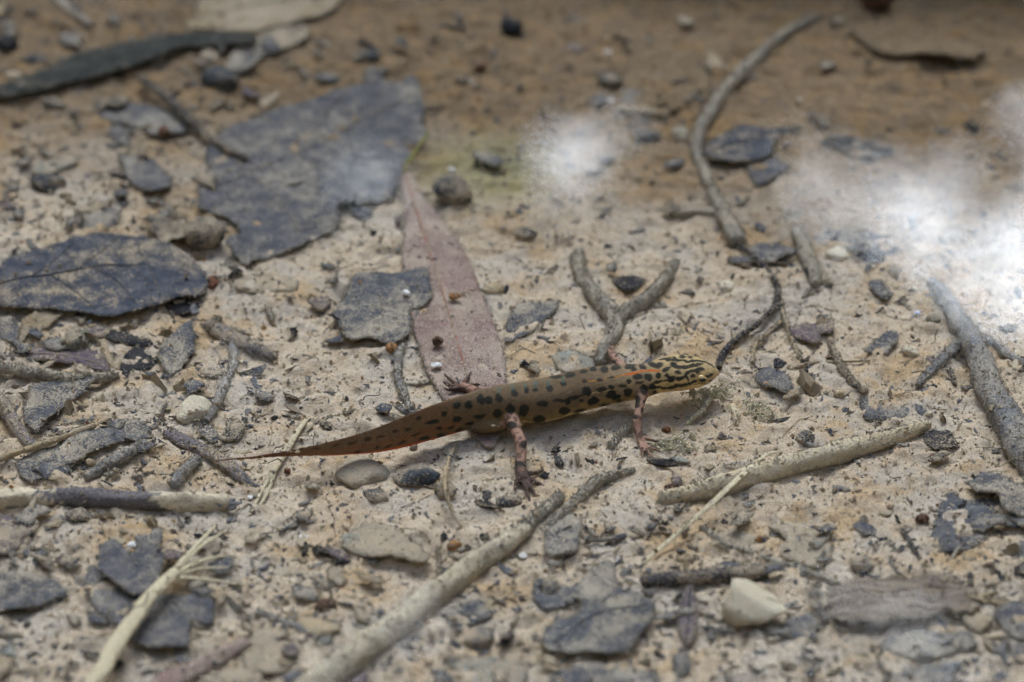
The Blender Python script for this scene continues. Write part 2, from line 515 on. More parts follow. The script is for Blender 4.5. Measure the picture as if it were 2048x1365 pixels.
def blade_mesh(outline, z0=0.05, thick=0.03, curl=0.0, wave=0.03, lifts=(), jag=0.035, grid=0.11, seed=0, holes=0):
    """outline in photo pixels -> a thin, waved, two-sided blade lying on the bed"""
    P = np.array([onbed(x, y, z0)[:2] for x, y in outline])
    C = catmull(np.vstack([P, P[:1]]), 0.06)[:-1]
    nrm = np.roll(C, -1, 0) - np.roll(C, 1, 0)
    nrm = np.stack([nrm[:, 1], -nrm[:, 0]], 1)
    nrm /= np.maximum(np.linalg.norm(nrm, axis=1, keepdims=True), 1e-6)
    C = C + nrm * (jag * (vnoise(C[:, 0] / 0.13, C[:, 1] / 0.13, 40 + seed) * 2 + vnoise(C[:, 0] / 0.4, C[:, 1] / 0.4, 41 + seed) * 2.4))[:, None]
    keep = [0]
    for i in range(1, len(C)):
        if np.linalg.norm(C[i] - C[keep[-1]]) > 0.025:
            keep.append(i)
    C = C[keep]
    lo, hi = C.min(0), C.max(0)
    gx_, gy_ = np.meshgrid(np.arange(lo[0], hi[0], grid), np.arange(lo[1], hi[1], grid))
    g = np.stack([gx_.ravel(), gy_.ravel()], 1)
    g = g + (_hash(np.floor(g[:, 0] * 91), np.floor(g[:, 1] * 91), np.zeros(len(g)), seed)[:, None] - 0.5) * grid * 0.5
    x, y = g[:, 0][:, None], g[:, 1][:, None]
    x1, y1 = C[:, 0][None], C[:, 1][None]
    x2, y2 = np.roll(C[:, 0], -1)[None], np.roll(C[:, 1], -1)[None]
    cr = ((y1 > y) != (y2 > y)) & (x < (x2 - x1) * (y - y1) / np.where(y2 == y1, 1e-9, y2 - y1) + x1)
    inside = cr.sum(1) % 2 == 1
    dmin = np.sqrt(((g[:, None, :] - C[None]) ** 2).sum(-1).min(1)) if len(g) else np.zeros(0)
    g = g[inside & (dmin > grid * 0.4)]
    pts = [Vector(p) for p in np.vstack([C, g])]
    n = len(C)
    r = delaunay_2d_cdt(pts, [(i, (i + 1) % n) for i in range(n)], [], 1, 1e-5)
    W = np.array([[p.x, p.y] for p in r[0]])
    T = [list(f) for f in r[2]]
    # orient upward
    for f in T:
        a, b, c_ = W[f[0]], W[f[1]], W[f[2]]
        if (b[0] - a[0]) * (c_[1] - a[1]) - (b[1] - a[1]) * (c_[0] - a[0]) < 0:
            f.reverse()
    d = np.sqrt(((W[:, None, :] - C[None]) ** 2).sum(-1).min(1))
    z = hsmooth(W[:, 0], W[:, 1]) + z0
    z = z + wave * (2 * vnoise(W[:, 0] / 0.7, W[:, 1] / 0.7, 50 + seed) + 1.2 * vnoise(W[:, 0] / 0.25, W[:, 1] / 0.25, 51 + seed))
    z = z + curl * np.exp(-d / 0.22) * (0.6 + 1.4 * vnoise(W[:, 0] / 0.9, W[:, 1] / 0.9, 52 + seed))
    for lx, ly, lh, lr in lifts:
        q = onbed(lx, ly, z0)
        z = z + lh * np.exp(-((W - q[:2]) ** 2).sum(1) / (lr * lr))
    nv = len(W)
    Vt = np.column_stack([W, z])
    Vb = np.column_stack([W, z - thick])
    cnt = {}
    for f in T:
        for a, b in ((f[0], f[1]), (f[1], f[2]), (f[2], f[0])):
            cnt[(a, b)] = 1
    side = [[b, a, a + nv, b + nv] for (a, b) in cnt if (b, a) not in cnt]
    F = T + [[f[2] + nv, f[1] + nv, f[0] + nv] for f in T] + side
    raise_top(Vt)
    return np.vstack([Vt, Vb]), F


def tube(path, radii, seed=0, nseg=12, knob=0.12, fuzz=0.0, flat=1.0, cut=True):
    """path (n,3) and radii in cm -> a closed knobbly tube"""
    P, R = np.asarray(path, float), np.asarray(radii, float)
    T = np.gradient(P, axis=0)
    T /= np.maximum(np.linalg.norm(T, axis=1, keepdims=True), 1e-9)
    up = np.array([0, 0, 1.0])
    A = np.cross(T, up)
    A /= np.maximum(np.linalg.norm(A, axis=1, keepdims=True), 1e-6)
    B = np.cross(A, T)
    th = np.arange(nseg) * 2 * math.pi / nseg
    S = np.arange(len(P))[:, None]
    ca, sa = np.cos(th)[None], np.sin(th)[None]
    seglen = np.concatenate([[0], np.cumsum(np.linalg.norm(np.diff(P, axis=0), axis=1))])[:, None]
    k = 1 + knob * (2.2 * vnoise3(ca * 1.3, sa * 1.3, seglen / np.maximum(R.mean() * 3.5, 0.05), 60 + seed)
                    + 1.1 * vnoise3(ca * 3, sa * 3, seglen / np.maximum(R.mean(), 0.03), 61 + seed))
    rr = R[:, None] * k + fuzz * (np.random.default_rng(seed).random((len(P), nseg)) ** 3)
    V = P[:, None, :] + A[:, None, :] * (rr * ca)[..., None] + B[:, None, :] * (rr * sa * flat)[..., None]
    V = V.reshape(-1, 3)
    F = []
    n = len(P)
    for i in range(n - 1):
        for j in range(nseg):
            j2 = (j + 1) % nseg
            F.append([i * nseg + j, i * nseg + j2, (i + 1) * nseg + j2, (i + 1) * nseg + j])
    e = 0.25 if cut else 0.8
    V = np.vstack([V, P[0] - T[0] * R[0] * e, P[-1] + T[-1] * R[-1] * e])
    a, b = len(V) - 2, len(V) - 1
    for j in range(nseg):
        j2 = (j + 1) % nseg
        F.append([a, j2, j])
        F.append([b, (n - 1) * nseg + j, (n - 1) * nseg + j2])
    return V, F


OCT_V = np.array([[1, 0, 0], [-1, 0, 0], [0, 1, 0], [0, -1, 0], [0, 0, 1], [0, 0, -1]], float)
OCT_F = np.array([[0, 2, 4], [2, 1, 4], [1, 3, 4], [3, 0, 4], [2, 0, 5], [1, 2, 5], [3, 1, 5], [0, 3, 5]])


def crumbs_mesh(C, size, g):
    """a heap of tiny eight-sided grains at points C"""
    n = len(C)
    V = OCT_V[None] * (size[:, None, None] * g.uniform(0.6, 1.4, (n, 6, 1))) + C[:, None, :]
    V = V + g.normal(0, 0.18, (n, 6, 3)) * size[:, None, None]
    F = (OCT_F[None] + (np.arange(n) * 6)[:, None, None]).reshape(-1, 3)
    return V.reshape(-1, 3), F


TWN = [0]


def strand(pts, dz=0.0, sink=0.6, **kw):
    rows = []
    for p in pts:
        r = p[2] * PXCM * 0.92
        h = r * sink + dz + (p[3] if len(p) > 3 else 0.0)
        q = onbed(p[0], p[1], h)
        rows.append([q[0], q[1], q[2], r])
    rm = np.mean([r[3] for r in rows])
    D = catmull(rows, max(0.03, rm * 0.3))
    TWN[0] += 1
    s = TWN[0]
    bend = rm * 0.5
    L_ = np.arange(len(D)) * 0.09
    D[:, 1] += bend * 0.6 * vnoise(L_, np.zeros(len(D)) + s * 3.1, 70)
    D[:, 0] += bend * 0.6 * vnoise(L_, np.zeros(len(D)) + s * 3.1, 71)
    nseg = 8 if rm < 0.04 else (12 if rm < 0.12 else 18)
    V, F = tube(D[:, :3], np.maximum(D[:, 3], 0.008), seed=s, nseg=nseg, **kw)
    raise_top(V)
    return V, F, D


def twig(name, label, cat, strands, mat, fuzz=0.02, knob=0.19, crust=0.0, group=None, dz=0.0, flat=1.0, partnames=("stem", "branch"), sink=0.6, mats=None):
    """one strand: one mesh. several strands or a crust: an Empty with parts"""
    built = [strand(s, dz=dz, sink=sink, fuzz=fuzz, knob=knob, flat=flat) for s in strands]
    if len(built) == 1 and crust <= 0:
        o = link_mesh(name, built[0][0], built[0][1], M[mat])
        return tag(o, label, cat, group)
    D0 = built[0][2]
    mid = D0[len(D0) // 2]
    root = empty(name, [mid[0], mid[1], float(hsmooth(mid[0], mid[1]))])
    tag(root, label, cat, group)
    for i, (V, F, D) in enumerate(built):
        mm = M[(mats[i] if mats else mat)]
        o = link_mesh(partnames[0] if i == 0 else partnames[1], V, F, mm, parent=root)
        if crust > 0:
            g = np.random.default_rng(500 + TWN[0] + i)
            ln = float(np.linalg.norm(np.diff(D[:, :3], axis=0), axis=1).sum())
            n = int(crust * 420 * ln * (D[:, 3].mean() / 0.1) ** 0.5)
            if n > 3:
                k = g.integers(0, len(D), n)
                th = g.uniform(-0.5, math.pi + 0.5, n)
                T = np.gradient(D[:, :3], axis=0)[k]
                T /= np.maximum(np.linalg.norm(T, axis=1, keepdims=True), 1e-9)
                A = np.cross(T, [0, 0, 1.0])
                A /= np.maximum(np.linalg.norm(A, axis=1, keepdims=True), 1e-9)
                off = D[k, 3] * g.uniform(0.97, 1.12, n) + np.abs(g.normal(0, 0.012, n))
                C = D[k, :3] + A * (np.cos(th) * off)[:, None] + np.array([0, 0, 1.0]) * (np.sin(th) * off * flat)[:, None]
                V2, F2 = crumbs_mesh(C, np.clip(np.exp(g.normal(-4.4, 0.4, n)), 0.005, 0.03), g)
                cr = link_mesh("silt_crust", V2, F2, M["twig_silt"], parent=o, smooth=False)
                cr["kind"] = "stuff"
    return root


_bm = bmesh.new()
bmesh.ops.create_icosphere(_bm, subdivisions=3, radius=1.0)
ICO_V = np.array([v.co[:] for v in _bm.verts])
ICO_F = [[v.index for v in f.verts] for f in _bm.faces]
_bm.free()
PEB = [0]


def stone_mesh(cx, cy, hw, hh, rot=0.0, facets=7, rough=0.15, tall=0.6, sink=0.3, dz=0.0, cut=(0.6, 0.84)):
    """pixel centre and half sizes -> a stone bedded in the silt"""
    PEB[0] += 1
    s = PEB[0]
    g = np.random.default_rng(900 + s)
    rx = hw * PXCM
    ry = hh * PXCM / math.sqrt(math.sin(PITCH) ** 2 + (tall * math.cos(PITCH)) ** 2)
    rz = tall * min(rx, ry)
    V = ICO_V.copy()
    for _ in range(facets):
        n = g.normal(0, 1, 3)
        n[2] *= 0.7
        n /= np.linalg.norm(n)
        d = g.uniform(*cut)
        V -= np.maximum(V @ n - d, 0)[:, None] * n * 0.95
    V *= (1 + rough * 2 * vnoise3(V[:, 0] * 1.4 + s, V[:, 1] * 1.4, V[:, 2] * 1.4, 80) + rough * vnoise3(V[:, 0] * 4 + s, V[:, 1] * 4, V[:, 2] * 4, 81)
          + rough * 0.6 * vnoise3(V[:, 0] * 11 + s, V[:, 1] * 11, V[:, 2] * 11, 82))[:, None]
    V /= np.abs(V).max(0)
    V *= np.array([rx, ry, rz])
    c_, s_ = math.cos(rot), math.sin(rot)
    V = V @ np.array([[c_, s_, 0], [-s_, c_, 0], [0, 0, 1]])
    zc = rz * (1 - 2 * sink) + dz
    p = onbed(cx, cy, zc)
    V = V + p
    raise_top(V)
    return V, ICO_F


def stone(name, label, cat, cx, cy, hw, hh, mat, group=None, smooth=True, **kw):
    V, F = stone_mesh(cx, cy, hw, hh, **kw)
    o = link_mesh(name, V, F, M[mat], smooth=smooth)
    return tag(o, label, cat, group)


LN = [0]


def leaf(name, label, outline, mat, cat="leaf", veins=None, vein_mat="vein_dark", stalk=None, stalk_mat="stalk_green", vein_name="midrib", group=None, **kw):
    LN[0] += 1
    V, F = blade_mesh(outline, seed=LN[0], **kw)
    c0 = V.mean(0)
    root = empty(name, [c0[0], c0[1], float(hsmooth(c0[0], c0[1]))])
    tag(root, label, cat, group)
    bl = link_mesh("blade", V, F, M[mat], parent=root)
    n = len(V) // 2
    g = np.random.default_rng(7000 + LN[0])
    ed = np.array([f[0] for f in F if len(f) == 4])
    pick = np.concatenate([g.choice(ed, int(len(ed) * 2.2)), g.integers(0, n, int(n * 0.5))])
    Cg = V[pick] + g.normal(0, 0.022, (len(pick), 3)) * [1, 1, 0.4] + [0, 0, 0.004]
    V2, F2 = crumbs_mesh(Cg, np.clip(np.exp(g.normal(-4.45, 0.4, len(pick))), 0.005, 0.03), g)
    cr = link_mesh("silt_grains", V2, F2, M["twig_silt"], parent=bl, smooth=False)
    cr["kind"] = "stuff"
    for vn in (veins or ()):
        rows = [[*onbed(p[0], p[1], kw.get("z0", 0.05))[:2], p[2] * PXCM] for p in vn]
        D = catmull(rows, 0.06)
        k = ((D[:, None, :2] - V[None, :n, :2]) ** 2).sum(-1)
        kk = np.argsort(k, axis=1)[:, :4]
        z = V[kk, 2].mean(1)
        z = np.convolve(np.pad(z, 2, mode='edge'), np.ones(5) / 5, 'valid')
        Vv, Fv = tube(np.column_stack([D[:, :2], z + 0.006]), D[:, 2], seed=LN[0], nseg=8, knob=0.1, flat=0.7)
        link_mesh(vein_name, Vv, Fv, M[vein_mat], parent=root)
    if stalk:
        Vs, Fs, _ = strand(stalk, sink=0.9)
        link_mesh("stalk", Vs, Fs, M[stalk_mat], parent=root)
    return root


# ------------------------------------------------------------------ leaves and flat fragments
leaf("dead_leaf", "broad torn slate-grey dead leaf partly under the pinkish lance-shaped leaf's stalk",
     [(413, 307), (448, 268), (547, 219), (640, 196), (740, 168), (800, 164), (823, 154), (844, 171), (847, 239), (851, 270), (827, 308), (806, 335), (796, 372), (765, 405), (735, 410), (712, 416), (690, 418), (672, 428), (680, 452), (632, 478), (581, 500), (506, 522), (485, 526), (456, 494), (478, 475), (458, 440), (424, 424), (397, 412), (400, 376), (415, 335)],
     "leaf_slate", z0=0.10, thick=0.04, wave=0.05, curl=0.05, lifts=[(700, 430, 0.18, 0.5), (470, 480, 0.15, 0.5)],
     veins=[[(420, 375, 2.5), (470, 360, 3), (600, 300, 3.5), (730, 235, 3), (830, 190, 2)], [(520, 338, 1.6), (560, 260, 1.4), (600, 215, 1)], [(610, 296, 1.6), (655, 225, 1.4), (700, 185, 1)], [(700, 250, 1.5), (760, 195, 1.2), (790, 172, 1)],
            [(500, 348, 1.6), (560, 400, 1.4), (600, 470, 1)], [(590, 305, 1.6), (660, 350, 1.4), (720, 400, 1)], [(690, 255, 1.5), (750, 290, 1.3), (795, 350, 1)]], vein_mat="vein_slate")
leaf("dead_leaf", "dark blue-grey oval dead leaf with a fine midrib beside a round gall",
     [(-30, 570), (0, 535), (20, 520), (80, 498), (140, 480), (200, 472), (280, 478), (330, 490), (390, 525), (412, 545), (418, 565), (404, 588), (345, 602), (280, 622), (215, 632), (150, 625), (90, 620), (20, 615), (-20, 605)],
     "leaf_slate_clean", z0=0.17, thick=0.035, wave=0.03, curl=0.02, lifts=[(280, 560, 0.10, 1.2)],
     veins=[[(-15, 572, 3), (60, 556, 3), (180, 541, 2.5), (300, 538, 1.6)], [(298, 538, 1.2), (312, 575, 1.2), (322, 600, 1.0)], [(280, 490, 1.4), (278, 505, 1.2), (286, 520, 1)], [(60, 556, 1.2), (110, 520, 1.1), (150, 485, .8)], [(150, 544, 1.2), (200, 512, 1.1), (235, 480, .8)], [(100, 550, 1.2), (150, 585, 1.1), (190, 620, .8)], [(190, 540, 1.2), (240, 575, 1.1), (270, 612, .8)]])
leaf("leaf_fold", "black rolled leaf edge tucked under the dark blue-grey oval leaf",
     [(330, 607), (352, 596), (398, 590), (404, 605), (385, 625), (350, 628), (332, 618)], "leaf_black", z0=0.02, thick=0.05, cat="leaf fragment")
leaf("lance_leaf", "long pinkish brown lance-shaped leaf with a red midrib, pinned beneath the newt's tail base",
     [(806, 332), (824, 352), (850, 396), (884, 440), (932, 512), (962, 580), (986, 640), (1006, 700), (1013, 752), (1012, 800), (1006, 850), (982, 895), (955, 878), (925, 840), (880, 788), (846, 722), (825, 650), (815, 580), (804, 520), (809, 450), (806, 400), (802, 360)],
     "leaf_pink", z0=0.10, thick=0.03, wave=0.015, curl=0.03, jag=0.008,
     veins=[[(807, 340, 2.2), (836, 430, 3.0), (856, 495, 2.6), (880, 570, 2.3), (903, 645, 2.0), (930, 735, 1.8), (960, 820, 1.4), (978, 880, 1)]], vein_mat="vein_red",
     stalk=[(807, 345, 4, 0.1), (818, 322, 4.5, 0.16), (840, 290, 4, 0.22), (856, 268, 3, 0.22)], stalk_mat="stalk_green")
leaf("dead_leaf", "round-cornered blue-grey leaf half overlapping the pinkish lance-shaped leaf",
     [(716, 550), (771, 546), (820, 541), (846, 538), (857, 548), (858, 604), (824, 618), (819, 652), (822, 666), (791, 685), (764, 683), (737, 673), (699, 680), (675, 649), (667, 632), (685, 601), (699, 570)],
     "leaf_slate_dusty", z0=0.16, thick=0.035, wave=0.03, lifts=[(840, 560, 0.06, 0.4)])
leaf("leaf_fragment", "grey torn leaf triangle curling up beside the pale thin stalk by the fuzzy twig",
     [(58, 772), (90, 764), (120, 765), (160, 764), (187, 769), (160, 790), (137, 803), (110, 832), (92, 851), (73, 872), (51, 847), (44, 816), (55, 800)],
     "leaf_slate_dusty", cat="leaf fragment", z0=0.10, lifts=[(92, 850, 0.12, 0.4), (187, 770, 0.14, 0.4)])
leaf("leaf_fragment", "black leaf shard wedged under the grey torn leaf triangle",
     [(95, 850), (140, 806), (182, 786), (196, 800), (150, 820), (120, 850), (100, 870)], "leaf_black_dusty", cat="leaf fragment", z0=0.0)
leaf("leaf_strip", "long mottled blue-grey rolled leaf lying behind the thin pale stalk",
     [(30, 925), (70, 905), (130, 885), (190, 866), (245, 846), (300, 834), (318, 842), (300, 862), (226, 899), (160, 925), (110, 945), (62, 962), (38, 945)],
     "leaf_slate_dusty", cat="leaf fragment", z0=0.06, lifts=[(180, 895, 0.16, 0.5)], wave=0.05)
leaf("leaf_fragment", "upright ash-grey leaf scrap between the black leaf shards and the wood chip",
     [(342, 673), (366, 658), (386, 652), (388, 693), (369, 728), (345, 748), (323, 736), (314, 700)],
     "leaf_slate_dusty", cat="leaf fragment", z0=0.12, lifts=[(380, 655, 0.12, 0.35)])
leaf("leaf_fragment", "black leaf shard lying against the upright ash-grey leaf scrap",
     [(239, 747), (246, 717), (273, 693), (314, 690), (318, 710), (290, 738), (262, 748)], "leaf_black", cat="leaf fragment", z0=0.05)
leaf("leaf_fragment", "narrow black leaf sliver pointing at the black leaf shard",
     [(215, 668), (240, 668), (297, 682), (300, 692), (255, 690), (222, 680)], "leaf_black", cat="leaf fragment", z0=0.05)
leaf("leaf_strip", "striped grey leaf strip lying behind the fuzzy silt-coated twig",
     [(-20, 686), (40, 690), (102, 697), (191, 704), (221, 742), (137, 727), (34, 714), (-20, 712)], "leaf_purple", cat="leaf fragment", z0=0.08,
     veins=[[(0, 700, 1.5), (100, 710, 1.5), (200, 728, 1)]], vein_mat="vein_tan")
leaf("husk", "curled tan husk sticking out from under the dark blue-grey oval leaf",
     [(68, 625), (126, 624), (102, 649), (76, 664), (51, 676), (24, 708), (31, 673)], "leaf_tan", cat="husk", z0=0.06, curl=0.08)
leaf("leaf_strip", "long olive-black leaf strip stretching away beside the tan curled leaf",
     [(-20, 178), (80, 140), (171, 102), (308, 73), (410, 65), (500, 68), (506, 84), (430, 90), (359, 94), (273, 128), (154, 159), (0, 194), (-20, 194)],
     "leaf_olive", cat="leaf fragment", z0=0.22, wave=0.02, jag=0.02, thick=0.05)
leaf("leaf_fragment", "dark squared leaf piece next to the tip of the olive-black strip",
     [(499, 79), (547, 58), (608, 51), (616, 76), (564, 99), (513, 114)], "leaf_black_dusty", cat="leaf fragment", z0=0.10)
leaf("dead_leaf", "broad tan dead leaf with a brown rim above the dark squared leaf piece",
     [(420, -30), (560, -40), (700, -30), (665, 20), (612, 38), (505, 66), (420, 62), (368, 52), (395, 20)], "leaf_tan", z0=0.10, curl=0.04,
     veins=[[(380, 40, 3), (500, 10, 3), (620, -10, 2)]], vein_mat="vein_tan")
leaf("leaf_fragment", "long slate leaf fragment crossed by the thin dark stick",
     [(191, 208), (239, 202), (300, 212), (342, 222), (380, 258), (340, 268), (308, 267), (267, 253), (205, 236)], "leaf_slate", cat="leaf fragment", z0=0.08)
leaf("leaf_fragment", "slate leaf fragment sticking out of the gravel below the small red pellet",
     [(232, 308), (294, 314), (328, 342), (345, 379), (301, 391), (260, 364)], "leaf_slate", cat="leaf fragment", z0=0.10, lifts=[(320, 385, 0.12, 0.5)])
leaf("leaf_fragment", "pale sage-grey leaf flake resting over a dark lump",
     [(60, 342), (90, 322), (140, 312), (158, 320), (120, 340), (82, 348)], "leaf_pale", cat="leaf fragment", z0=0.12)
leaf("leaf_fragment", "small slate leaf flake between the gravel and the black crumpled leaf",
     [(150, 425), (200, 408), (240, 420), (222, 452), (170, 462)], "leaf_slate_dusty", cat="leaf fragment", z0=0.05)
leaf("crumpled_leaf", "black crumpled leaf remnant stuck to the round gall",
     [(290, 440), (320, 432), (345, 446), (372, 440), (385, 466), (355, 486), (310, 474), (296, 458)], "leaf_black_dusty", cat="leaf fragment", z0=0.20, wave=0.16, curl=0.1, jag=0.06)
leaf("dead_leaf", "charcoal pointed leaf lying against the long forked root",
     [(1403, 311), (1418, 290), (1433, 277), (1485, 256), (1539, 260), (1602, 252), (1560, 274), (1535, 311), (1485, 324), (1444, 322)], "leaf_slate_clean", z0=0.14, curl=0.03, jag=0.015,
     veins=[[(1410, 310, 1.5), (1480, 285, 2), (1595, 254, 1)]])
leaf("leaf_fragment", "charcoal leaf flake poking out beneath the charcoal pointed leaf",
     [(1495, 328), (1553, 318), (1576, 328), (1545, 355), (1509, 370)], "leaf_slate_clean", cat="leaf fragment", z0=0.06)
leaf("dead_leaf", "brown silt-covered leaf leaning on the upper length of the forked root",
     [(1240, 200), (1256, 130), (1290, 90), (1350, 86), (1395, 110), (1420, 160), (1408, 196), (1340, 222), (1270, 226)], "leaf_brown", z0=0.06,
     veins=[[(1260, 205, 2), (1320, 150, 2), (1370, 105, 1.5)]], vein_mat="vein_tan")
leaf("dead_leaf", "sunken brown leaf with a dark raised edge near the wet stone",
     [(1700, 60), (1760, 50), (1860, 70), (1960, 100), (1950, 126), (1880, 128), (1800, 112), (1740, 95)], "leaf_brown", z0=0.10, lifts=[(1880, 125, 0.22, 0.7)], thick=0.05)
leaf("leaf_fragment", "black ragged leaf scrap on ochre silt below the sunken brown leaf",
     [(1648, 282), (1680, 268), (1720, 280), (1780, 290), (1790, 308), (1740, 318), (1690, 306)], "leaf_black", cat="leaf fragment", z0=0.05, jag=0.07)
leaf("leaf_fragment", "dark grey rounded leaf flake beside the knuckle of the forked root",
     [(1498, 495), (1539, 485), (1588, 500), (1567, 516), (1526, 527), (1500, 512)], "leaf_slate", cat="leaf fragment", z0=0.08)
leaf("leaf_fragment", "pale buried leaf under the sky glare beside the stubby upright stem",
     [(1625, 470), (1690, 455), (1760, 470), (1800, 500), (1740, 525), (1700, 500), (1650, 492)], "leaf_slate_dusty", cat="leaf fragment", z0=0.03)
leaf("leaf_fragment", "dusky purple leaf scrap with a grey folded corner near the pale rootlets",
     [(1578, 656), (1605, 648), (1632, 649), (1666, 643), (1668, 668), (1642, 666), (1632, 684), (1590, 674)], "leaf_purple", cat="leaf fragment", z0=0.10, curl=0.06)
leaf("leaf_fragment", "speckled blue-grey leaf half buried in silt behind the long pale stick",
     [(1720, 800), (1760, 785), (1830, 775), (1880, 778), (1895, 798), (1850, 812), (1800, 838), (1740, 842), (1722, 825)], "leaf_slate", cat="leaf fragment", z0=0.015, wave=0.06)
leaf("leaf_fragment", "small dark curled leaf tip beside the grey side branch",
     [(1734, 704), (1760, 678), (1789, 670), (1792, 690), (1770, 712)], "leaf_slate_dusty", cat="leaf fragment", z0=0.06, curl=0.06)
leaf("leaf_fragment", "ragged black leaf crumb at the thin end of the long pale stick",
     [(1852, 876), (1868, 862), (1900, 862), (1912, 884), (1890, 894), (1862, 892)], "leaf_black", cat="leaf fragment", z0=0.07, jag=0.06)
leaf("dead_leaf", "blue-grey arched leaf under the thick grey root",
     [(1930, 968), (1955, 952), (1984, 946), (2022, 966), (2070, 990), (2070, 1030), (2010, 1030), (1992, 998), (1955, 990)], "leaf_slate_dusty", z0=0.10, lifts=[(2000, 1000, 0.15, 0.6)])
leaf("leaf_strip", "upright silt-streaked leaf strip below the blue-grey arched leaf",
     [(1890, 945), (1917, 940), (1914, 990), (1985, 1004), (1978, 1060), (1950, 1096), (1866, 1096), (1872, 1050), (1886, 1000)], "leaf_slate_dusty", cat="leaf fragment", z0=0.03)
leaf("leaf_fragment", "pale double-lobed leaf scrap beside the thin bent twig",
     [(1537, 1050), (1590, 1046), (1650, 1064), (1640, 1074), (1666, 1096), (1640, 1137), (1590, 1124), (1548, 1100), (1570, 1080)], "leaf_tan_pale", cat="leaf fragment", z0=0.07)
leaf("lance_leaf", "small purplish lance-shaped leaf standing by the cream stone",
     [(1378, 1155), (1390, 1180), (1397, 1225), (1388, 1275), (1372, 1290), (1358, 1255), (1360, 1205)], "leaf_purple", z0=0.10, jag=0.012,
     veins=[[(1380, 1160, 1.5), (1378, 1225, 1.5), (1372, 1285, 1)]])
leaf("dead_leaf", "large ragged blue-grey leaf with a folded corner below the pale diagonal stick",
     [(1064, 1184), (1084, 1159), (1141, 1167), (1180, 1145), (1212, 1129), (1231, 1144), (1237, 1171), (1270, 1190), (1308, 1213), (1292, 1265), (1240, 1307), (1171, 1311), (1084, 1300), (1100, 1252), (1158, 1228), (1152, 1198), (1114, 1213), (1086, 1216)],
     "leaf_slate_dusty", z0=0.12, wave=0.05, lifts=[(1210, 1135, 0.12, 0.4), (1270, 1270, 0.14, 0.5)],
     veins=[[(1105, 1290, 2), (1190, 1235, 2.5), (1290, 1215, 1.5)]])
leaf("leaf_fragment", "grey angular leaf flake beside the pale diagonal stick",
     [(893, 1226), (925, 1212), (960, 1204), (982, 1232), (950, 1246), (905, 1250)], "leaf_slate_dusty", cat="leaf fragment", z0=0.09)
leaf("dead_leaf", "pale tan cupped leaf beside the broken pale diagonal stick",
     [(684, 1091), (703, 1054), (740, 1044), (782, 1046), (820, 1080), (858, 1123), (831, 1136), (782, 1127), (725, 1114)], "leaf_tan_pale", z0=0.10, lifts=[(800, 1125, 0.14, 0.6)])
leaf("dead_leaf", "curled slate leaf lobe tucked behind the frayed straw",
     [(200, 1095), (226, 1084), (246, 1098), (264, 1112), (291, 1084), (328, 1110), (321, 1152), (283, 1186), (226, 1167), (200, 1141)], "leaf_slate", z0=0.22, wave=0.05, curl=0.06)
leaf("dead_leaf", "large torn slate leaf lying under the frayed straw",
     [(172, 1150), (186, 1130), (240, 1172), (300, 1186), (362, 1188), (400, 1176), (424, 1182), (420, 1246), (386, 1244), (374, 1296), (332, 1304), (279, 1289), (234, 1255), (181, 1206)],
     "leaf_slate", z0=0.10, lifts=[(340, 1295, 0.12, 0.5)])
leaf("leaf_fragment", "dark lower leaf layer showing under the large torn slate leaf",
     [(280, 1292), (330, 1300), (375, 1296), (396, 1308), (385, 1345), (320, 1352), (290, 1325)], "leaf_black_dusty", cat="leaf fragment", z0=0.02)
leaf("dead_leaf", "smooth blue-grey leaf wedge with a pale silt-laden top, below the brown-grey triangular leaf",
     [(-30, 1150), (40, 1146), (94, 1152), (133, 1182), (94, 1201), (38, 1217), (-30, 1224)], "leaf_slate_dusty", z0=0.14)
leaf("leaf_fragment", "brown-grey triangular leaf below the mottled horizontal stick",
     [(-30, 1036), (20, 1032), (76, 1048), (45, 1084), (23, 1103), (-30, 1110)], "leaf_purple", cat="leaf fragment", z0=0.12)
leaf("leaf_fragment", "smooth pale leaf sheet beside the thick pinkish stick",
     [(480, 1300), (510, 1264), (560, 1258), (585, 1290), (575, 1335), (520, 1345), (490, 1335)], "leaf_tan_pale", cat="leaf fragment", z0=0.06)
leaf("leaf_fragment", "black leaf lump under the smooth pale leaf sheet",
     [(415, 1370), (440, 1342), (490, 1334), (525, 1350), (520, 1395), (430, 1395)], "leaf_black_dusty", cat="leaf fragment", z0=0.08)
leaf("leaf_fragment", "grey wood-like flake between the pinkish lance-shaped leaf and the forked twig",
     [(1010, 682), (1020, 640), (1037, 606), (1080, 604), (1124, 602), (1100, 628), (1078, 652), (1040, 674)], "leaf_slate_dusty", cat="leaf fragment", z0=0.06)
leaf("leaf_fragment", "pale silted leaf flake behind the newt's back",
     [(1100, 712), (1125, 702), (1170, 712), (1196, 730), (1160, 745), (1120, 738)], "leaf_pale", cat="leaf fragment", z0=0.05)
leaf("leaf_fragment", "ink-black round leaf spot between the arms of the forked twig",
     [(1222, 562), (1240, 552), (1270, 552), (1290, 562), (1275, 578), (1245, 580)], "leaf_black", cat="leaf fragment", z0=0.05)
leaf("leaf_fragment", "tan crusted flake between the oval leaf and the torn slate leaf",
     [(455, 560), (500, 545), (560, 548), (598, 562), (580, 580), (520, 586), (470, 580)], "leaf_tan_pale", cat="leaf fragment", z0=0.05)
leaf("leaf_fragment", "sunken grey leaf outline under the pale double-lobed scrap's bent twig",
     [(1420, 1080), (1460, 1062), (1530, 1070), (1560, 1100), (1520, 1112), (1450, 1102)], "leaf_tan_pale", cat="leaf fragment", z0=0.04)
leaf("leaf_fragment", "blue-grey drifted leaf below the weathered bark chip",
     [(1760, 1290), (1800, 1268), (1870, 1262), (1930, 1280), (1900, 1310), (1830, 1318)], "leaf_slate_dusty", cat="leaf fragment", z0=0.07)
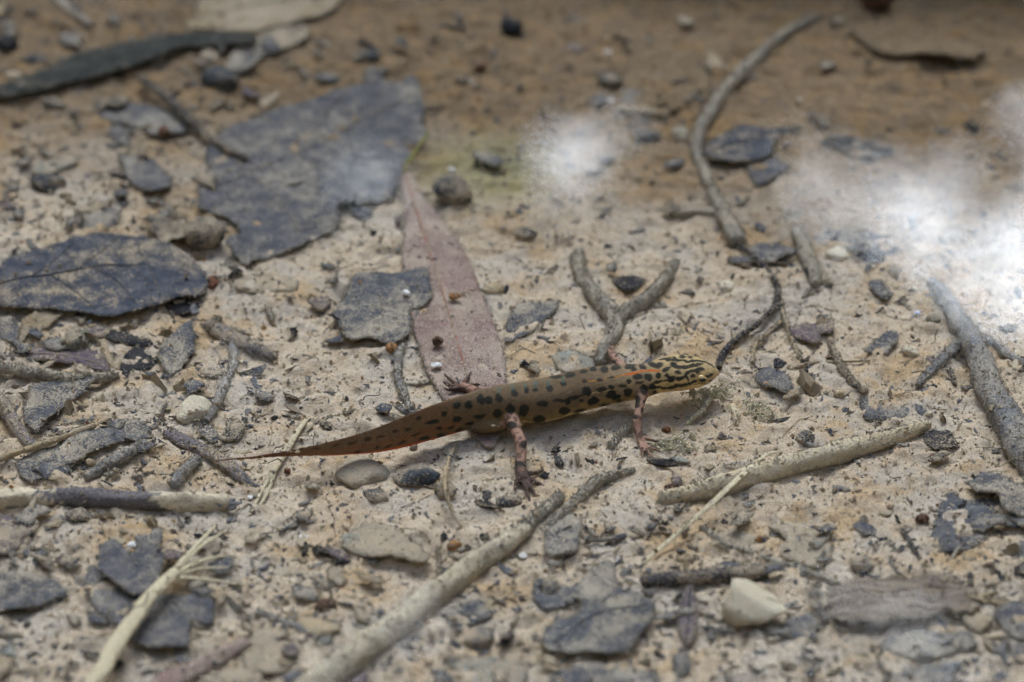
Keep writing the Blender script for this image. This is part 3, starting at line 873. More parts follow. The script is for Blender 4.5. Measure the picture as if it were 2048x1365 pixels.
leaf("leaf_fragment", "dark drifted leaf jutting out beside the weathered bark chip's blunt end",
     [(1985, 1225), (2020, 1205), (2070, 1215), (2070, 1275), (2015, 1268)], "leaf_slate", cat="leaf fragment", z0=0.10)
leaf("leaf_fragment", "broad blue-grey leaf overlapping silt beside the blue-grey drifted leaf",
     [(1790, 1350), (1850, 1330), (1920, 1325), (1900, 1365), (1860, 1395), (1780, 1395)], "leaf_slate_dusty", cat="leaf fragment", z0=0.09)
leaf("leaf_fragment", "slate leaf shard pointing at the cream stone",
     [(1550, 1262), (1580, 1238), (1625, 1258), (1632, 1270), (1585, 1270)], "leaf_slate", cat="leaf fragment", z0=0.07)
leaf("leaf_fragment", "pale leaf between the ragged leaf and the diagonal stick's foot",
     [(900, 1330), (960, 1312), (1030, 1325), (1060, 1350), (1000, 1375), (920, 1370)], "leaf_pale", cat="leaf fragment", z0=0.06)
leaf("leaf_fragment", "grey leaf below the large ragged blue-grey leaf",
     [(1100, 1340), (1180, 1325), (1270, 1332), (1320, 1360), (1260, 1400), (1120, 1400)], "leaf_slate_dusty", cat="leaf fragment", z0=0.06)
leaf("bark_chip", "weathered brown-grey bark chip with a dark ragged lower edge",
     [(1654, 1182), (1688, 1163), (1763, 1159), (1839, 1152), (1895, 1150), (1940, 1168), (1968, 1190), (1944, 1220), (1876, 1227), (1801, 1247), (1763, 1254), (1706, 1242), (1661, 1220)],
     "bark", cat="bark", z0=0.20, thick=0.14, wave=0.08, curl=-0.06, jag=0.07, grid=0.07)

# ------------------------------------------------------------------ twigs, stalks, roots
twig("pale_stick", "long pale stick tapering to a thin dark tip, lying across clear silt", "stick",
     [[(1318, 1000, 14), (1380, 988, 20), (1500, 953, 23), (1620, 920, 23), (1720, 893, 21), (1800, 870, 17), (1856, 850, 10)]], "twig_cream", sink=0.85, crust=0.35, fuzz=0.018, knob=0.15)
twig("pale_stick", "thick pale diagonal stick with a snapped end", "stick",
     [[(590, 1400, 28), (650, 1352, 28), (740, 1290, 27), (830, 1222, 26), (920, 1150, 25), (1000, 1095, 23), (1050, 1060, 14)], [(1000, 1080, 12), (1030, 1058, 8), (1058, 1050, 3)]],
     "twig_pale", crust=0.2, fuzz=0.012, knob=0.15, partnames=("stem", "splinter"))
V, F, D = strand([(-40, 1004, 20), (30, 1000, 22), (75, 1000, 20), (150, 996, 21), (240, 1001, 20), (310, 1001, 19), (380, 1006, 21), (455, 1006, 19)], fuzz=0.02, knob=0.16)
q = project(V)[:, 0] + 60 * vnoise(V[:, 1] / 0.12, V[:, 2] / 0.12 + V[:, 0] / 0.5, 140) * 2
dark = ((q > 62) & (q < 300)) & ~((q > 78) & (q < 98) & (V[:, 2] > D[:, 2].mean()))
pale_c, dark_c = np.array(lin(204, 190, 162)[:3]), np.array(lin(98, 94, 98)[:3])
cc = np.where(dark[:, None], dark_c, pale_c) * (1 + 0.5 * vnoise(V[:, 0] / 0.2, V[:, 1] / 0.04, 141))[:, None]
o = link_mesh("mottled_stick", V, F, M["crumb"], colors=cc)
tag(o, "horizontal stick with peeled cream ends and a dark bark middle", "stick")
twig("frayed_straw", "flattened straw stalk whose far end frays into loose fibres", "straw",
     [[(160, 1400, 20, .2), (200, 1345, 19, .25), (250, 1262, 18, .3), (300, 1195, 16, .32), (350, 1142, 12, .3)],
      [(335, 1158, 8, .3), (380, 1105, 6, .28), (432, 1050, 3, .22)], [(340, 1152, 7, .3), (400, 1095, 5, .25), (455, 1060, 2, .2)],
      [(345, 1150, 7, .3), (410, 1120, 5, .2), (470, 1110, 2, .12)], [(345, 1155, 6, .3), (420, 1160, 4, .16), (492, 1172, 2, .08)], [(345, 1152, 5, .3), (400, 1138, 4, .2), (455, 1135, 2, .14)]],
     "straw", fuzz=0.0, knob=0.08, flat=0.55, partnames=("stalk", "fibre"))
twig("split_straw", "pale split straw passing under the newt's tail", "straw",
     [[(612, 840, 5, .05), (590, 872, 7, .08), (565, 915, 8, .08), (545, 945, 8, .06)], [(548, 940, 5, .06), (522, 985, 4, .03), (500, 1030, 2)], [(550, 942, 5, .06), (535, 985, 4, .03), (512, 1022, 2)]],
     "straw", fuzz=0.0, knob=0.08, flat=0.6, partnames=("stalk", "fibre"))
twig("grass_blade", "thin translucent dry grass blade crossing over the long pale stick", "grass blade",
     [[(1562, 903, 3, .02), (1532, 910, 5, .12), (1480, 955, 7, .34), (1420, 1010, 7, .30), (1350, 1072, 6, .16), (1280, 1130, 4, .04)]], "straw", fuzz=0.0, knob=0.04, flat=0.35)
twig("rootlet", "knobbly grey rootlet bending down from the brown wood chip", "root",
     [[(465, 690, 9), (468, 728, 10), (452, 762, 10), (441, 792, 10), (428, 815, 10), (410, 845, 9)]], "twig_grey", crust=0.5, fuzz=0.02)
twig("wood_chip", "brown-grey splintered wood chip at the top of the knobbly rootlet", "wood chip",
     [[(413, 648, 15), (450, 668, 18), (500, 692, 17), (553, 716, 9)], [(440, 650, 3), (480, 662, 3), (520, 680, 2)]], "twig_purple", crust=0.4, flat=0.7, partnames=("stem", "splinter"))
twig("fuzzy_twig", "fuzzy silt-coated twig in front of the striped grey leaf strip", "twig",
     [[(-20, 736, 12), (30, 742, 11), (68, 748, 11), (154, 758, 12), (205, 756, 11), (238, 752, 7)]], "twig_silt", crust=1.0, fuzz=0.03, dz=0.08)
twig("twig", "purplish grey twig slanting in front of the grey torn leaf triangle", "twig",
     [[(-10, 785, 14), (10, 815, 14), (34, 862, 14), (66, 895, 11)]], "twig_purple", crust=0.3)
twig("stalk", "thin pale straight stalk lying over the mottled rolled leaf", "stalk",
     [[(-20, 925, 8, .1), (40, 904, 7, .12), (113, 880, 7, .14), (190, 850, 6, .12)]], "twig_tan", fuzz=0.008)
twig("twig", "short grey rotten twig lying over the mottled rolled leaf's tip", "twig",
     [[(170, 958, 7), (210, 934, 12), (250, 912, 14), (292, 892, 12)]], "twig_grey", crust=0.7, fuzz=0.03)
twig("bark_strip", "flat purplish bark strip beneath the tip of the newt's tail", "bark",
     [[(334, 864, 14), (380, 888, 16), (440, 918, 16), (480, 950, 13), (506, 974, 7)]], "twig_purple", crust=0.4, flat=0.5)
twig("twig", "stubby dark grey twig behind the peeled end of the horizontal stick", "twig",
     [[(346, 972, 12), (366, 946, 14), (392, 920, 13)]], "twig_grey", crust=0.6)
twig("forked_twig", "wishbone-shaped silt-grey forked twig standing behind the newt's back", "twig",
     [[(1154, 509, 14), (1164, 553, 15), (1195, 598, 17), (1226, 632, 19), (1228, 665, 16), (1208, 700, 13), (1196, 726, 10)],
      [(1352, 524, 10), (1335, 552, 13), (1305, 588, 14), (1265, 618, 16), (1228, 640, 16)]], "twig_silt", crust=0.8, fuzz=0.025)
twig("root", "thin black root curling down to the newt's snout", "root",
     [[(1458, 480, 4), (1500, 508, 5), (1538, 546, 6), (1556, 580, 6.5), (1548, 615, 6), (1512, 652, 5.5), (1466, 684, 6), (1444, 712, 7), (1438, 736, 6)]], "twig_black", fuzz=0.012, dz=0.06, crust=0.3)
twig("rootlet", "pale bent rootlet hanging from the thin black root", "root",
     [[(1562, 600, 4), (1567, 625, 5), (1576, 660, 5), (1590, 695, 5), (1602, 722, 4)], [(1566, 640, 4), (1535, 668, 4), (1510, 690, 5), (1505, 728, 5)]], "twig_tan", fuzz=0.015, crust=0.4)
twig("root", "thick grey branching root running past a cream stub", "root",
     [[(1868, 566, 12), (1884, 592, 19), (1922, 656, 24), (1955, 722, 27), (1990, 800, 31), (2030, 870, 33), (2085, 960, 34)], [(1916, 690, 12), (1885, 722, 13), (1858, 748, 11), (1836, 772, 7)], [(1948, 668, 9), (1990, 692, 10), (2035, 722, 8), (2075, 735, 7)]],
     "twig_grey", crust=0.5, fuzz=0.015, knob=0.17)
twig("root", "long pale forked root with a swollen knuckle beside the charcoal pointed leaf", "root",
     [[(1640, 30, 6), (1580, 62, 11), (1510, 118, 14), (1448, 184, 15), (1406, 246, 15), (1394, 300, 13), (1412, 352, 13), (1434, 400, 14), (1452, 440, 20), (1478, 484, 20)],
      [(1446, 430, 12), (1400, 425, 9), (1345, 428, 7)], [(1450, 424, 8), (1478, 408, 6), (1500, 395, 4)]], "twig_silt", crust=0.5, fuzz=0.012)
twig("stem_stub", "stubby pale upright stem with a ragged foot beside the cream pebble", "stem",
     [[(1598, 466, 16), (1612, 505, 17), (1624, 540, 17), (1634, 572, 14)], [(1632, 565, 6), (1615, 585, 4), (1605, 596, 2)], [(1636, 565, 5), (1640, 585, 4), (1652, 592, 2)]], "twig_silt", crust=0.5, partnames=("stem", "root_hair"))
twig("stick", "thin dark stick crossing the long slate leaf fragment", "stick",
     [[(278, 155, 9, .15), (342, 205, 10, .18), (410, 270, 9, .16), (455, 300, 7, .12), (494, 320, 6, .08)]], "twig_dark", crust=0.3)
twig("stick", "short grey stick beyond the olive-black leaf strip", "stick",
     [[(95, -15, 11), (125, 10, 11), (150, 30, 10), (182, 52, 8)]], "twig_silt")
twig("twig", "thin brown-grey twig leaning over the fine tan stem", "twig",
     [[(1660, 680, 6), (1668, 705, 8), (1684, 736, 9), (1706, 765, 8), (1732, 788, 7)]], "twig_brown", crust=0.4)
twig("stem", "fine straight tan stem crossed by the brown-grey twig", "stem",
     [[(1546, 756, 4), (1585, 738, 4), (1625, 727, 4), (1690, 724, 3), (1752, 721, 2)]], "twig_tan", fuzz=0.01)
twig("fuzzy_twig", "silt-furred twig running from the newt's hind foot to the snapped stick", "twig",
     [[(1046, 1062, 12), (1080, 1030, 14), (1122, 992, 11)]], "twig_silt", crust=1.0, fuzz=0.03)
twig("fuzzy_twig", "crooked silt-furred twig between the newt's legs and the long pale stick", "twig",
     [[(1095, 1056, 8), (1130, 1024, 10), (1160, 996, 11), (1196, 962, 11), (1235, 950, 7), (1268, 940, 4)]], "twig_silt", crust=1.2, fuzz=0.035)
twig("root_hair", "thin pale root curving over the round dark pebble", "root",
     [[(914, 884, 3, .1), (897, 922, 4, .16), (890, 972, 4.5, .32), (906, 1026, 4, .12), (925, 1056, 3.5, .06), (942, 1082, 3, .03)]], "twig_tan", fuzz=0.006)
twig("stick", "short dark thick stick lying behind the cream stone", "stick",
     [[(1285, 1168, 17), (1350, 1158, 18), (1440, 1152, 18), (1536, 1146, 18)]], "twig_dark", crust=0.3, flat=0.8)
twig("twig", "slim grey twig pointing at the pale pinkish pebble", "twig",
     [[(515, 1226, 9), (566, 1246, 9), (612, 1266, 10), (660, 1292, 8)]], "twig_grey", crust=0.3)
twig("twig", "long thin grey-green twig bent beside the pale double-lobed scrap", "twig",
     [[(1404, 1056, 8), (1445, 1086, 8), (1499, 1108, 7), (1560, 1128, 7), (1612, 1144, 7), (1674, 1168, 6)]], "twig_silt", crust=0.3)
twig("twig", "dark hooked twig against the bark chip's blunt end", "twig",
     [[(1636, 1166, 7), (1630, 1185, 8), (1640, 1215, 9), (1652, 1245, 9)]], "twig_dark", crust=0.3)
twig("twig", "grey rootlet running from the blue-grey leaf to under the newt's tail", "root",
     [[(806, 692, 7), (798, 712, 9), (795, 745, 9), (806, 785, 9), (824, 820, 7)]], "twig_grey", crust=0.5)
twig("twig", "short silt-crusted twig in the shadow behind the newt's front leg", "twig",
     [[(1262, 850, 9), (1242, 872, 10), (1220, 896, 8)]], "twig_silt", crust=0.9)
twig("straw_piece", "short flat straw piece leaning on the striped leaf strip", "straw",
     [[(170, 640, 3), (196, 668, 6), (212, 705, 7), (232, 742, 5)]], "twig_tan", flat=0.5)
twig("stem_stub", "short cream-coloured segmented stub beside the thick grey root", "stem",
     [[(2030, 742, 7), (2032, 722, 7), (2036, 700, 8), (2038, 682, 9)]], "twig_cream", fuzz=0.006)
twig("stick", "short tan stick below the brown silt-covered leaf", "stick",
     [[(1236, 220, 10), (1290, 226, 11), (1336, 232, 8)]], "twig_tan")
twig("stick", "thick pinkish stick beside the smooth pale leaf sheet", "stick",
     [[(290, 1400, 24), (350, 1358, 24), (420, 1322, 22), (490, 1284, 16)]], "leaf_pink", flat=0.6)
twig("stem", "fine brown stem running out from the little white stone", "stem",
     [[(1050, 1108, 2.5), (1120, 1112, 2.5), (1190, 1110, 3), (1222, 1104, 3)]], "twig_brown", fuzz=0.006)
twig("stem", "hair-thin dark stem beside the pale tan pebble in the silt", "stem",
     [[(1330, 610, 1.5), (1365, 640, 2), (1400, 668, 2), (1420, 690, 1.5)]], "twig_brown", fuzz=0.004)
twig("twig", "short curved pale rootlet near the thick grey root's top", "root",
     [[(1730, 585, 3), (1745, 600, 4), (1768, 620, 4), (1790, 636, 3)]], "twig_silt", fuzz=0.01)
twig("stalk", "thin grey dry stalk beside the silt-streaked leaf strip", "stalk",
     [[(1860, 1208, 3), (1915, 1100, 4), (1950, 1092, 4)]], "twig_silt", fuzz=0.008)
twig("stalk", "thin straight straw fibre beside the purplish bark strip", "straw",
     [[(470, 860, 2), (500, 842, 2), (540, 826, 2)]], "twig_tan", fuzz=0.003)
twig("twig", "dark thin twig half sunk behind the newt's tail", "twig",
     [[(630, 846, 3), (665, 836, 4), (700, 826, 5), (728, 818, 4)]], "twig_dark", fuzz=0.012, crust=0.8)

# ------------------------------------------------------------------ stones, galls, pellets
stone("gall", "round dark woody gall at the torn slate leaf's corner", "gall", 408, 468, 44, 36, "stone_dark", facets=0, rough=0.08, tall=0.85, sink=0.15)
stone("stone", "blocky cream stone with rough faces beside the short dark stick", "stone", 1499, 1220, 72, 52, "stone_cream", facets=22, rough=0.13, tall=0.62, sink=0.2, cut=(0.5, 0.72))
stone("pebble", "cream angular pebble touching the sky glare", "pebble", 1676, 508, 32, 20, "stone_cream", facets=8)
stone("pebble", "small cream pebble between the forked twig and the thin black root", "pebble", 1454, 575, 16, 20, "stone_cream", facets=7)
stone("pebble", "flat cream pebble near the top of the thick grey root", "pebble", 1825, 579, 12, 7, "stone_cream", facets=5)
stone("pebble", "cream chipped pebble beside the grey side branch", "pebble", 1823, 704, 19, 15, "stone_cream", facets=9)
stone("pebble", "round pale pebble above the newt's head", "pebble", 1354, 666, 17, 14, "stone_tan", facets=4)
stone("pebble", "tiny tan pebble below the hair-thin stem", "pebble", 1451, 648, 8, 6, "stone_tan")
stone("pebble", "tiny cream chip above the dusky purple scrap", "pebble", 1655, 637, 9, 5, "stone_cream")
stone("pebble", "tan pebble at the foot of the brown-grey twig", "pebble", 1678, 788, 12, 9, "stone_tan")
stone("pebble", "cream chip lying on the speckled half-buried leaf's end", "pebble", 1858, 827, 9, 6, "stone_cream")
stone("pebble", "oval greenish grey pebble below the newt's tail", "pebble", 726, 948, 54, 33, "stone_pale", facets=5, rough=0.10, tall=0.32, sink=0.42)
stone("pebble", "oblong charcoal pebble beside the oval greenish pebble", "pebble", 832, 955, 48, 20, "stone_dark", facets=9, rough=0.2, tall=0.6)
stone("pebble", "round charcoal pebble under the thin pale root", "pebble", 886, 982, 26, 22, "stone_dark", facets=3, tall=0.8, sink=0.2)
stone("pebble", "small charcoal pebble in front of the oval greenish pebble", "pebble", 752, 994, 25, 16, "stone_dark", facets=5)
stone("pebble", "charcoal pebble under the newt's hind toes", "pebble", 1018, 1004, 26, 14, "stone_dark", facets=5, dz=-0.02)
stone("pebble", "dark blue-grey pebble above the stalk of the pinkish lance-shaped leaf", "pebble", 906, 384, 44, 36, "stone_dark", facets=4, tall=0.8, sink=0.2)
stone("pebble", "dark rounded pebble between tan silt and a brown leaf near the top", "pebble", 1022, 52, 26, 24, "stone_black", facets=3, tall=0.9, sink=0.15)
stone("pebble", "dark oval pebble above the torn slate leaf's upper corner", "pebble", 740, 112, 28, 16, "stone_dark", facets=3)
stone("pebble", "dark squared pebble near the brown silt-covered leaf", "pebble", 1220, 160, 28, 20, "stone_dark", facets=6)
stone("pebble", "dark pebble beside the short tan stick", "pebble", 1296, 272, 30, 18, "stone_dark", facets=5)
stone("pebble", "pale squared pebble against the forked root", "pebble", 1362, 270, 22, 20, "stone_pale", facets=7)
stone("pebble", "cream crumbly pebble touching the knobbly rootlet", "pebble", 384, 822, 40, 30, "stone_cream", facets=9, tall=0.45)
stone("lump", "greenish grey silt lump on the striped grey leaf strip", "clod", 150, 684, 38, 34, "stone_green", facets=10, rough=0.5, tall=0.6, sink=0.25)
stone("pebble", "grey pebble below the grey angular leaf flake", "pebble", 960, 1278, 30, 21, "stone_grey", facets=4)
stone("pebble", "pale pinkish pebble at the slim grey twig's end", "pebble", 640, 1258, 44, 22, "stone_tan", facets=5, tall=0.4)
stone("pebble", "tan pebble against the lance-shaped leaf's edge, level with the amber pellet", "pebble", 985, 580, 24, 18, "stone_tan", facets=4)
stone("pebble", "dark pebble in a hollow behind the lance-shaped leaf's upper half", "pebble", 1050, 468, 26, 14, "stone_dark", facets=4)
stone("pebble", "dark lump under the pale sage-grey flake", "pebble", 96, 368, 40, 20, "stone_dark", facets=5)
stone("pebble", "glossy dark lump beyond the olive-black strip", "pebble", 14, 88, 26, 24, "stone_black", facets=3, tall=0.9)
stone("pebble", "dark lump past the short grey stick's end", "pebble", 68, 122, 34, 16, "stone_dark", facets=4)
stone("pebble", "dark humped stone behind the thin dark stick", "pebble", 440, 160, 42, 30, "stone_dark", facets=5, tall=0.8)
stone("pebble", "grey humped stone tucked beside the dark humped stone", "pebble", 420, 110, 22, 26, "stone_pale", facets=5)
stone("wet_stone", "glossy dark wet stone breaking the water surface", "stone", 1748, -4, 46, 34, "wet_stone", facets=6, tall=1.9, sink=0.12)
stone("pebble", "small dark pebble in front of the long pale stick", "pebble", 1683, 980, 18, 12, "stone_grey", facets=4)
stone("pebble", "grey-purple knob beside the long pale stick's shaded side", "pebble", 1612, 878, 22, 18, "stone_dark", facets=5)
stone("pebble", "dark oval seed-like pebble behind the long pale stick's thick end", "pebble", 1348, 974, 20, 8, "pellet_brown", facets=2)
stone("pebble", "dark pebble near the ragged blue-grey leaf's folded corner", "pebble", 1096, 1178, 24, 22, "stone_dark", facets=4)
stone("pebble", "dark pebble beside the thick grey root's foot", "pebble", 2046, 1140, 16, 22, "stone_dark", facets=4)
stone("pebble", "speckled grey lump beside the thick grey root's thin top", "pebble", 1868, 640, 18, 14, "stone_green", facets=4)
stone("pebble", "dark lump under the mottled horizontal stick", "pebble", 160, 1032, 30, 16, "stone_dark", facets=5)
stone("pebble", "small tan pebble on the mottled rolled leaf", "pebble", 180, 924, 12, 9, "stone_tan")
stone("pebble", "light grey-green pebble beside the cupped tan leaf", "pebble", 700, 1085, 26, 20, "stone_pale", tall=0.4)
stone("pebble", "slate pebble between the pale leaf scraps near the bark chip", "pebble", 1722, 1130, 26, 18, "stone_grey", facets=6)
for cx, cy, hw, hh, mt, lb in [
        (960, 132, 15, 13, "pellet_red", "brick-red pellet lying beyond the green reflection painted on the silt"),
        (326, 263, 14, 12, "pellet_red", "rust-red pellet on the long slate leaf fragment"),
        (875, 683, 12, 10, "pellet_brown", "dark brown round pellet on the lance-shaped leaf"),
        (909, 593, 13, 8, "pellet_orange", "amber pellet beside the lance-shaped leaf's red midrib"),
        (783, 697, 13, 11, "pellet_orange", "amber-brown pellet at the blue-grey leaf's lower corner"),
        (1657, 716, 7, 6, "pellet_red", "dark red seed on the fine tan stem"),
        (1532, 772, 11, 9, "pellet_orange", "orange chip in front of the newt's snout"),
        (650, 1213, 22, 17, "pellet_brown", "dark red-brown seed on pale silt above the slim grey twig"),
        (909, 1092, 15, 12, "pellet_orange", "dull orange pellet beside the thin pale root's lower end"),
        (425, 566, 13, 20, "pellet_red", "red-brown bumpy berry at the dark oval leaf's tip"),
        (1333, 860, 10, 7, "pellet_red", "russet crumb under the newt's chin"),
        (575, 942, 7, 6, "pellet_red", "tiny russet crumb below the newt's tail"),
        (1868, 914, 9, 7, "pellet_red", "pinkish red crumb near the thin tip of the long pale stick"),
        (1520, 1078, 11, 8, "pellet_orange", "orange crumb behind the pale double-lobed scrap"),
        (1845, 1040, 14, 12, "pellet_brown", "brown seed beside the silt-streaked leaf strip"),
        (1782, 1014, 9, 6, "pellet_orange", "orange flake between long pale stick and silt-streaked strip")]:
    stone("pellet", lb, "pellet", cx, cy, hw, hh, mt, facets=2, rough=0.12, tall=0.8, sink=0.15,
          dz=0.14 if (cx in (875, 909) and cy < 700) else (0.1 if cx == 326 else 0.0))
for cx, cy, hw, hh, lb, dz in [
        (872, 731, 12, 6, "white shell flake on the lance-shaped leaf near the newt's hind foot", 0.14),
        (812, 585, 9, 7, "white shell chip on the round-cornered blue-grey leaf", 0.2),
        (1046, 1111, 9, 7, "little white stone at the end of the fine brown stem", 0),
        (1242, 1122, 10, 8, "bright white stone on silt above the large ragged leaf", 0),
        (608, 1077, 12, 10, "white crumbly stone in front of the pale tan cupped leaf", 0),
        (263, 1091, 10, 8, "white chip in the curled slate leaf lobe's notch", 0.1),
        (62, 714, 6, 5, "white speck in the dark gap under the striped leaf strip", 0),
        (1215, 104, 9, 7, "white pebble beyond the dark squared pebble", 0),
        (1220, 200, 9, 6, "white pebble next to the brown silt-covered leaf", 0),
        (1780, 617, 7, 4, "white shell chip on silt near the thick grey root", 0),
        (500, 995, 6, 5, "tiny white chip at the split straw's foot", 0),
        (1400, 1102, 10, 6, "cream chip beside the long thin grey-green twig", 0),
        (905, 340, 9, 7, "white fleck beside the dark blue-grey pebble", 0)]:
    stone("white_chip", lb, "chip", cx, cy, hw, hh, "shell_white", facets=8, rough=0.08, tall=0.5, sink=0.2, dz=dz)

# ------------------------------------------------------------------ the newt
# stations along the body: image x, upper edge, lower edge, width/height of the section, height of its centre (cm)
ST = [(424, 921.5, 924.5, 0.9, 0.30), (455, 917.5, 921.5, 0.8, 0.31), (482, 914.5, 920, 0.6, 0.32), (509, 912, 919, 0.45, 0.33), (537, 907, 916.5, 0.36, 0.34), (591, 898, 914.5, 0.26, 0.37),
      (646, 886, 914.5, 0.22, 0.40), (701, 872, 912.5, 0.22, 0.42), (755, 854, 909, 0.24, 0.45), (810, 831, 900, 0.28, 0.47), (865, 809, 885, 0.36, 0.49),
      (919, 791, 869, 0.52, 0.52), (960, 779, 857, 0.74, 0.53), (1000, 770, 853, 0.92, 0.53), (1043, 764, 849, 1.0, 0.53), (1090, 755, 847, 1.06, 0.54),
      (1152, 740, 829, 1.06, 0.56), (1199, 732, 817, 1.06, 0.58), (1240, 729, 807, 1.08, 0.59), (1284, 727, 799, 1.06, 0.60), (1309, 721, 791, 1.06, 0.61),
      (1330, 714, 787, 1.2, 0.62), (1356, 709, 784, 1.3, 0.62), (1380, 711, 780, 1.3, 0.60), (1400, 717, 775, 1.28, 0.58), (1417, 725, 767, 1.2, 0.57), (1428, 733, 759, 1.1, 0.56), (1435, 740, 753, 1.0, 0.555)]
S = catmull(np.array(ST, float), 2.0)
mid = (S[:, 1] + S[:, 2]) / 2
slope = np.gradient(mid) / np.maximum(np.gradient(S[:, 0]), 1e-6)
half = (S[:, 2] - S[:, 1]) / 2 * np.cos(np.arctan(slope)) * PXCM
hb = half / np.sqrt((S[:, 3] * math.sin(PITCH)) ** 2 + math.cos(PITCH) ** 2)
ha = np.maximum(hb * S[:, 3], 0.016)
hb = np.maximum(hb, 0.016)
AX = np.array([at(x, y, z) for x, y, z in zip(S[:, 0], mid, S[:, 4])])
dist_scale = ((AX - CPOS) @ CF) / DIST
ha, hb = ha * dist_scale, hb * dist_scale
Tn = np.gradient(AX, axis=0)
Tn[:, 2] *= 0.5
Tn /= np.linalg.norm(Tn, axis=1, keepdims=True)
SIDE = np.cross(Tn, [0, 0, 1.0])
SIDE /= np.linalg.norm(SIDE, axis=1, keepdims=True)
UPV = np.cross(SIDE, Tn)
NS = 40
th = np.arange(NS) * 2 * math.pi / NS
# flattened belly, slight dorsal keel; the tail's section is a lens with thin fin edges
cs, sn = np.cos(th), np.sin(th)
tailf = np.clip((935 - S[:, 0]) / 120, 0, 1)[:, None]
wpow = 1 - tailf * 0.55 * (np.abs(sn)[None] ** 1.6)
belly = np.where(sn < 0, 0.93, 1.0)[None]
keel = 1 + 0.05 * np.exp(-((th - math.pi / 2) / 0.25) ** 2)[None]
Vb = AX[:, None, :] + SIDE[:, None, :] * (ha[:, None] * cs[None] * wpow)[..., None] + UPV[:, None, :] * (hb[:, None] * sn[None] * belly * keel)[..., None]
nst = len(AX)
bv = [Vb.reshape(-1, 3), AX[:1] - Tn[:1] * 0.02, AX[-1:] + Tn[-1:] * 0.05]
bf = []
for i in range(nst - 1):
    for j in range(NS):
        j2 = (j + 1) % NS
        bf.append([i * NS + j, i * NS + j2, (i + 1) * NS + j2, (i + 1) * NS + j])
n0 = nst * NS
for j in range(NS):
    j2 = (j + 1) % NS
    bf.append([n0, j2, j])
    bf.append([n0 + 1, (nst - 1) * NS + j, (nst - 1) * NS + j2])
NV, NF = [np.vstack(bv)], list(bf)


def nadd(V, F):
    off = sum(len(v) for v in NV)
    NV.append(np.asarray(V))
    NF.extend([[a + off for a in f] for f in F])


def limb(rows, step=0.03):
    """rows: image x, image y, height cm, radius px"""
    Q = np.array([[*at(x, y, z), r * PXCM] for x, y, z, r in rows])
    D = catmull(Q, step)
    nadd(*tube(D[:, :3], np.maximum(D[:, 3], 0.012), nseg=12, knob=0.0, cut=False))
    return D


def zb(px, py, h):
    p = at(px, py, h)
    return float(hfull(np.array(p[0]), np.array(p[1]))) + h


LIMBS = []
# near hind leg, foot and five toes
fz = 0.10
LIMBS.append(limb([(1012, 822, 0.52, 17), (1022, 838, 0.46, 16), (1034, 866, 0.40, 11.5), (1042, 888, 0.36, 11), (1042, 912, 0.24, 11), (1041, 932, 0.17, 11.5), (1044, 950, 0.12, 13), (1048, 962, 0.10, 12)]))
for tp in [[(1040, 950), (1032, 966), (1029, 981)], [(1046, 958), (1053, 980), (1060, 1003)], [(1050, 958), (1064, 978), (1072, 996)], [(1052, 955), (1078, 968), (1098, 981)], [(1050, 948), (1070, 946), (1087, 940)]]:
    LIMBS.append(limb([(tp[0][0], tp[0][1], 0.12, 6), (tp[1][0], tp[1][1], 0.11, 4.2), (tp[2][0], tp[2][1], 0.07, 2.2)]))
# near front leg and four fingers
LIMBS.append(limb([(1286, 786, 0.56, 13), (1282, 798, 0.50, 11), (1278, 818, 0.42, 8.5), (1275, 838, 0.34, 8), (1275, 854, 0.24, 8), (1279, 872, 0.14, 8.5), (1284, 884, 0.10, 8)]))
for tp in [[(1284, 880), (1296, 894), (1322, 903)], [(1284, 884), (1294, 902), (1306, 914)], [(1280, 884), (1284, 900), (1286, 912)], [(1288, 876), (1302, 880), (1314, 884)]]:
    LIMBS.append(limb([(tp[0][0], tp[0][1], 0.10, 5), (tp[1][0], tp[1][1], 0.09, 3.6), (tp[2][0], tp[2][1], 0.06, 1.9)]))
# far hind leg, foot on the lance-shaped leaf
LIMBS.append(limb([(1010, 796, 0.52, 14), (975, 790, 0.40, 12), (948, 782, 0.26, 10), (930, 776, 0.20, 10), (918, 773, 0.18, 9)]))
for tp in [[(922, 774), (903, 762), (888, 748)], [(918, 775), (898, 771), (886, 764)], [(920, 776), (902, 779), (889, 778)], [(926, 770), (934, 757), (943, 744)], [(932, 774), (948, 770), (961, 770)]]:
    LIMBS.append(limb([(tp[0][0], tp[0][1], 0.19, 5.5), (tp[1][0], tp[1][1], 0.19, 4.0), (tp[2][0], tp[2][1], 0.20, 1.8)]))
# far front leg
LIMBS.append(limb([(1268, 748, 0.60, 12), (1248, 736, 0.48, 9.5), (1234, 722, 0.34, 8.5), (1224, 708, 0.20, 8), (1222, 698, 0.12, 7.5)]))
for tp in [[(1222, 700), (1212, 692), (1204, 688)], [(1222, 698), (1220, 688), (1216, 681)], [(1224, 698), (1230, 688), (1234, 682)], [(1220, 702), (1208, 700), (1199, 699)]]:
    LIMBS.append(limb([(tp[0][0], tp[0][1], 0.11, 4.5), (tp[1][0], tp[1][1], 0.10, 3.4), (tp[2][0], tp[2][1], 0.07, 1.8)]))
# swollen vent behind the hind leg
LIMBS_VENT = limb([(945, 852, 0.34, 9), (962, 853, 0.33, 13), (985, 852, 0.33, 14), (1008, 848, 0.34, 11)])
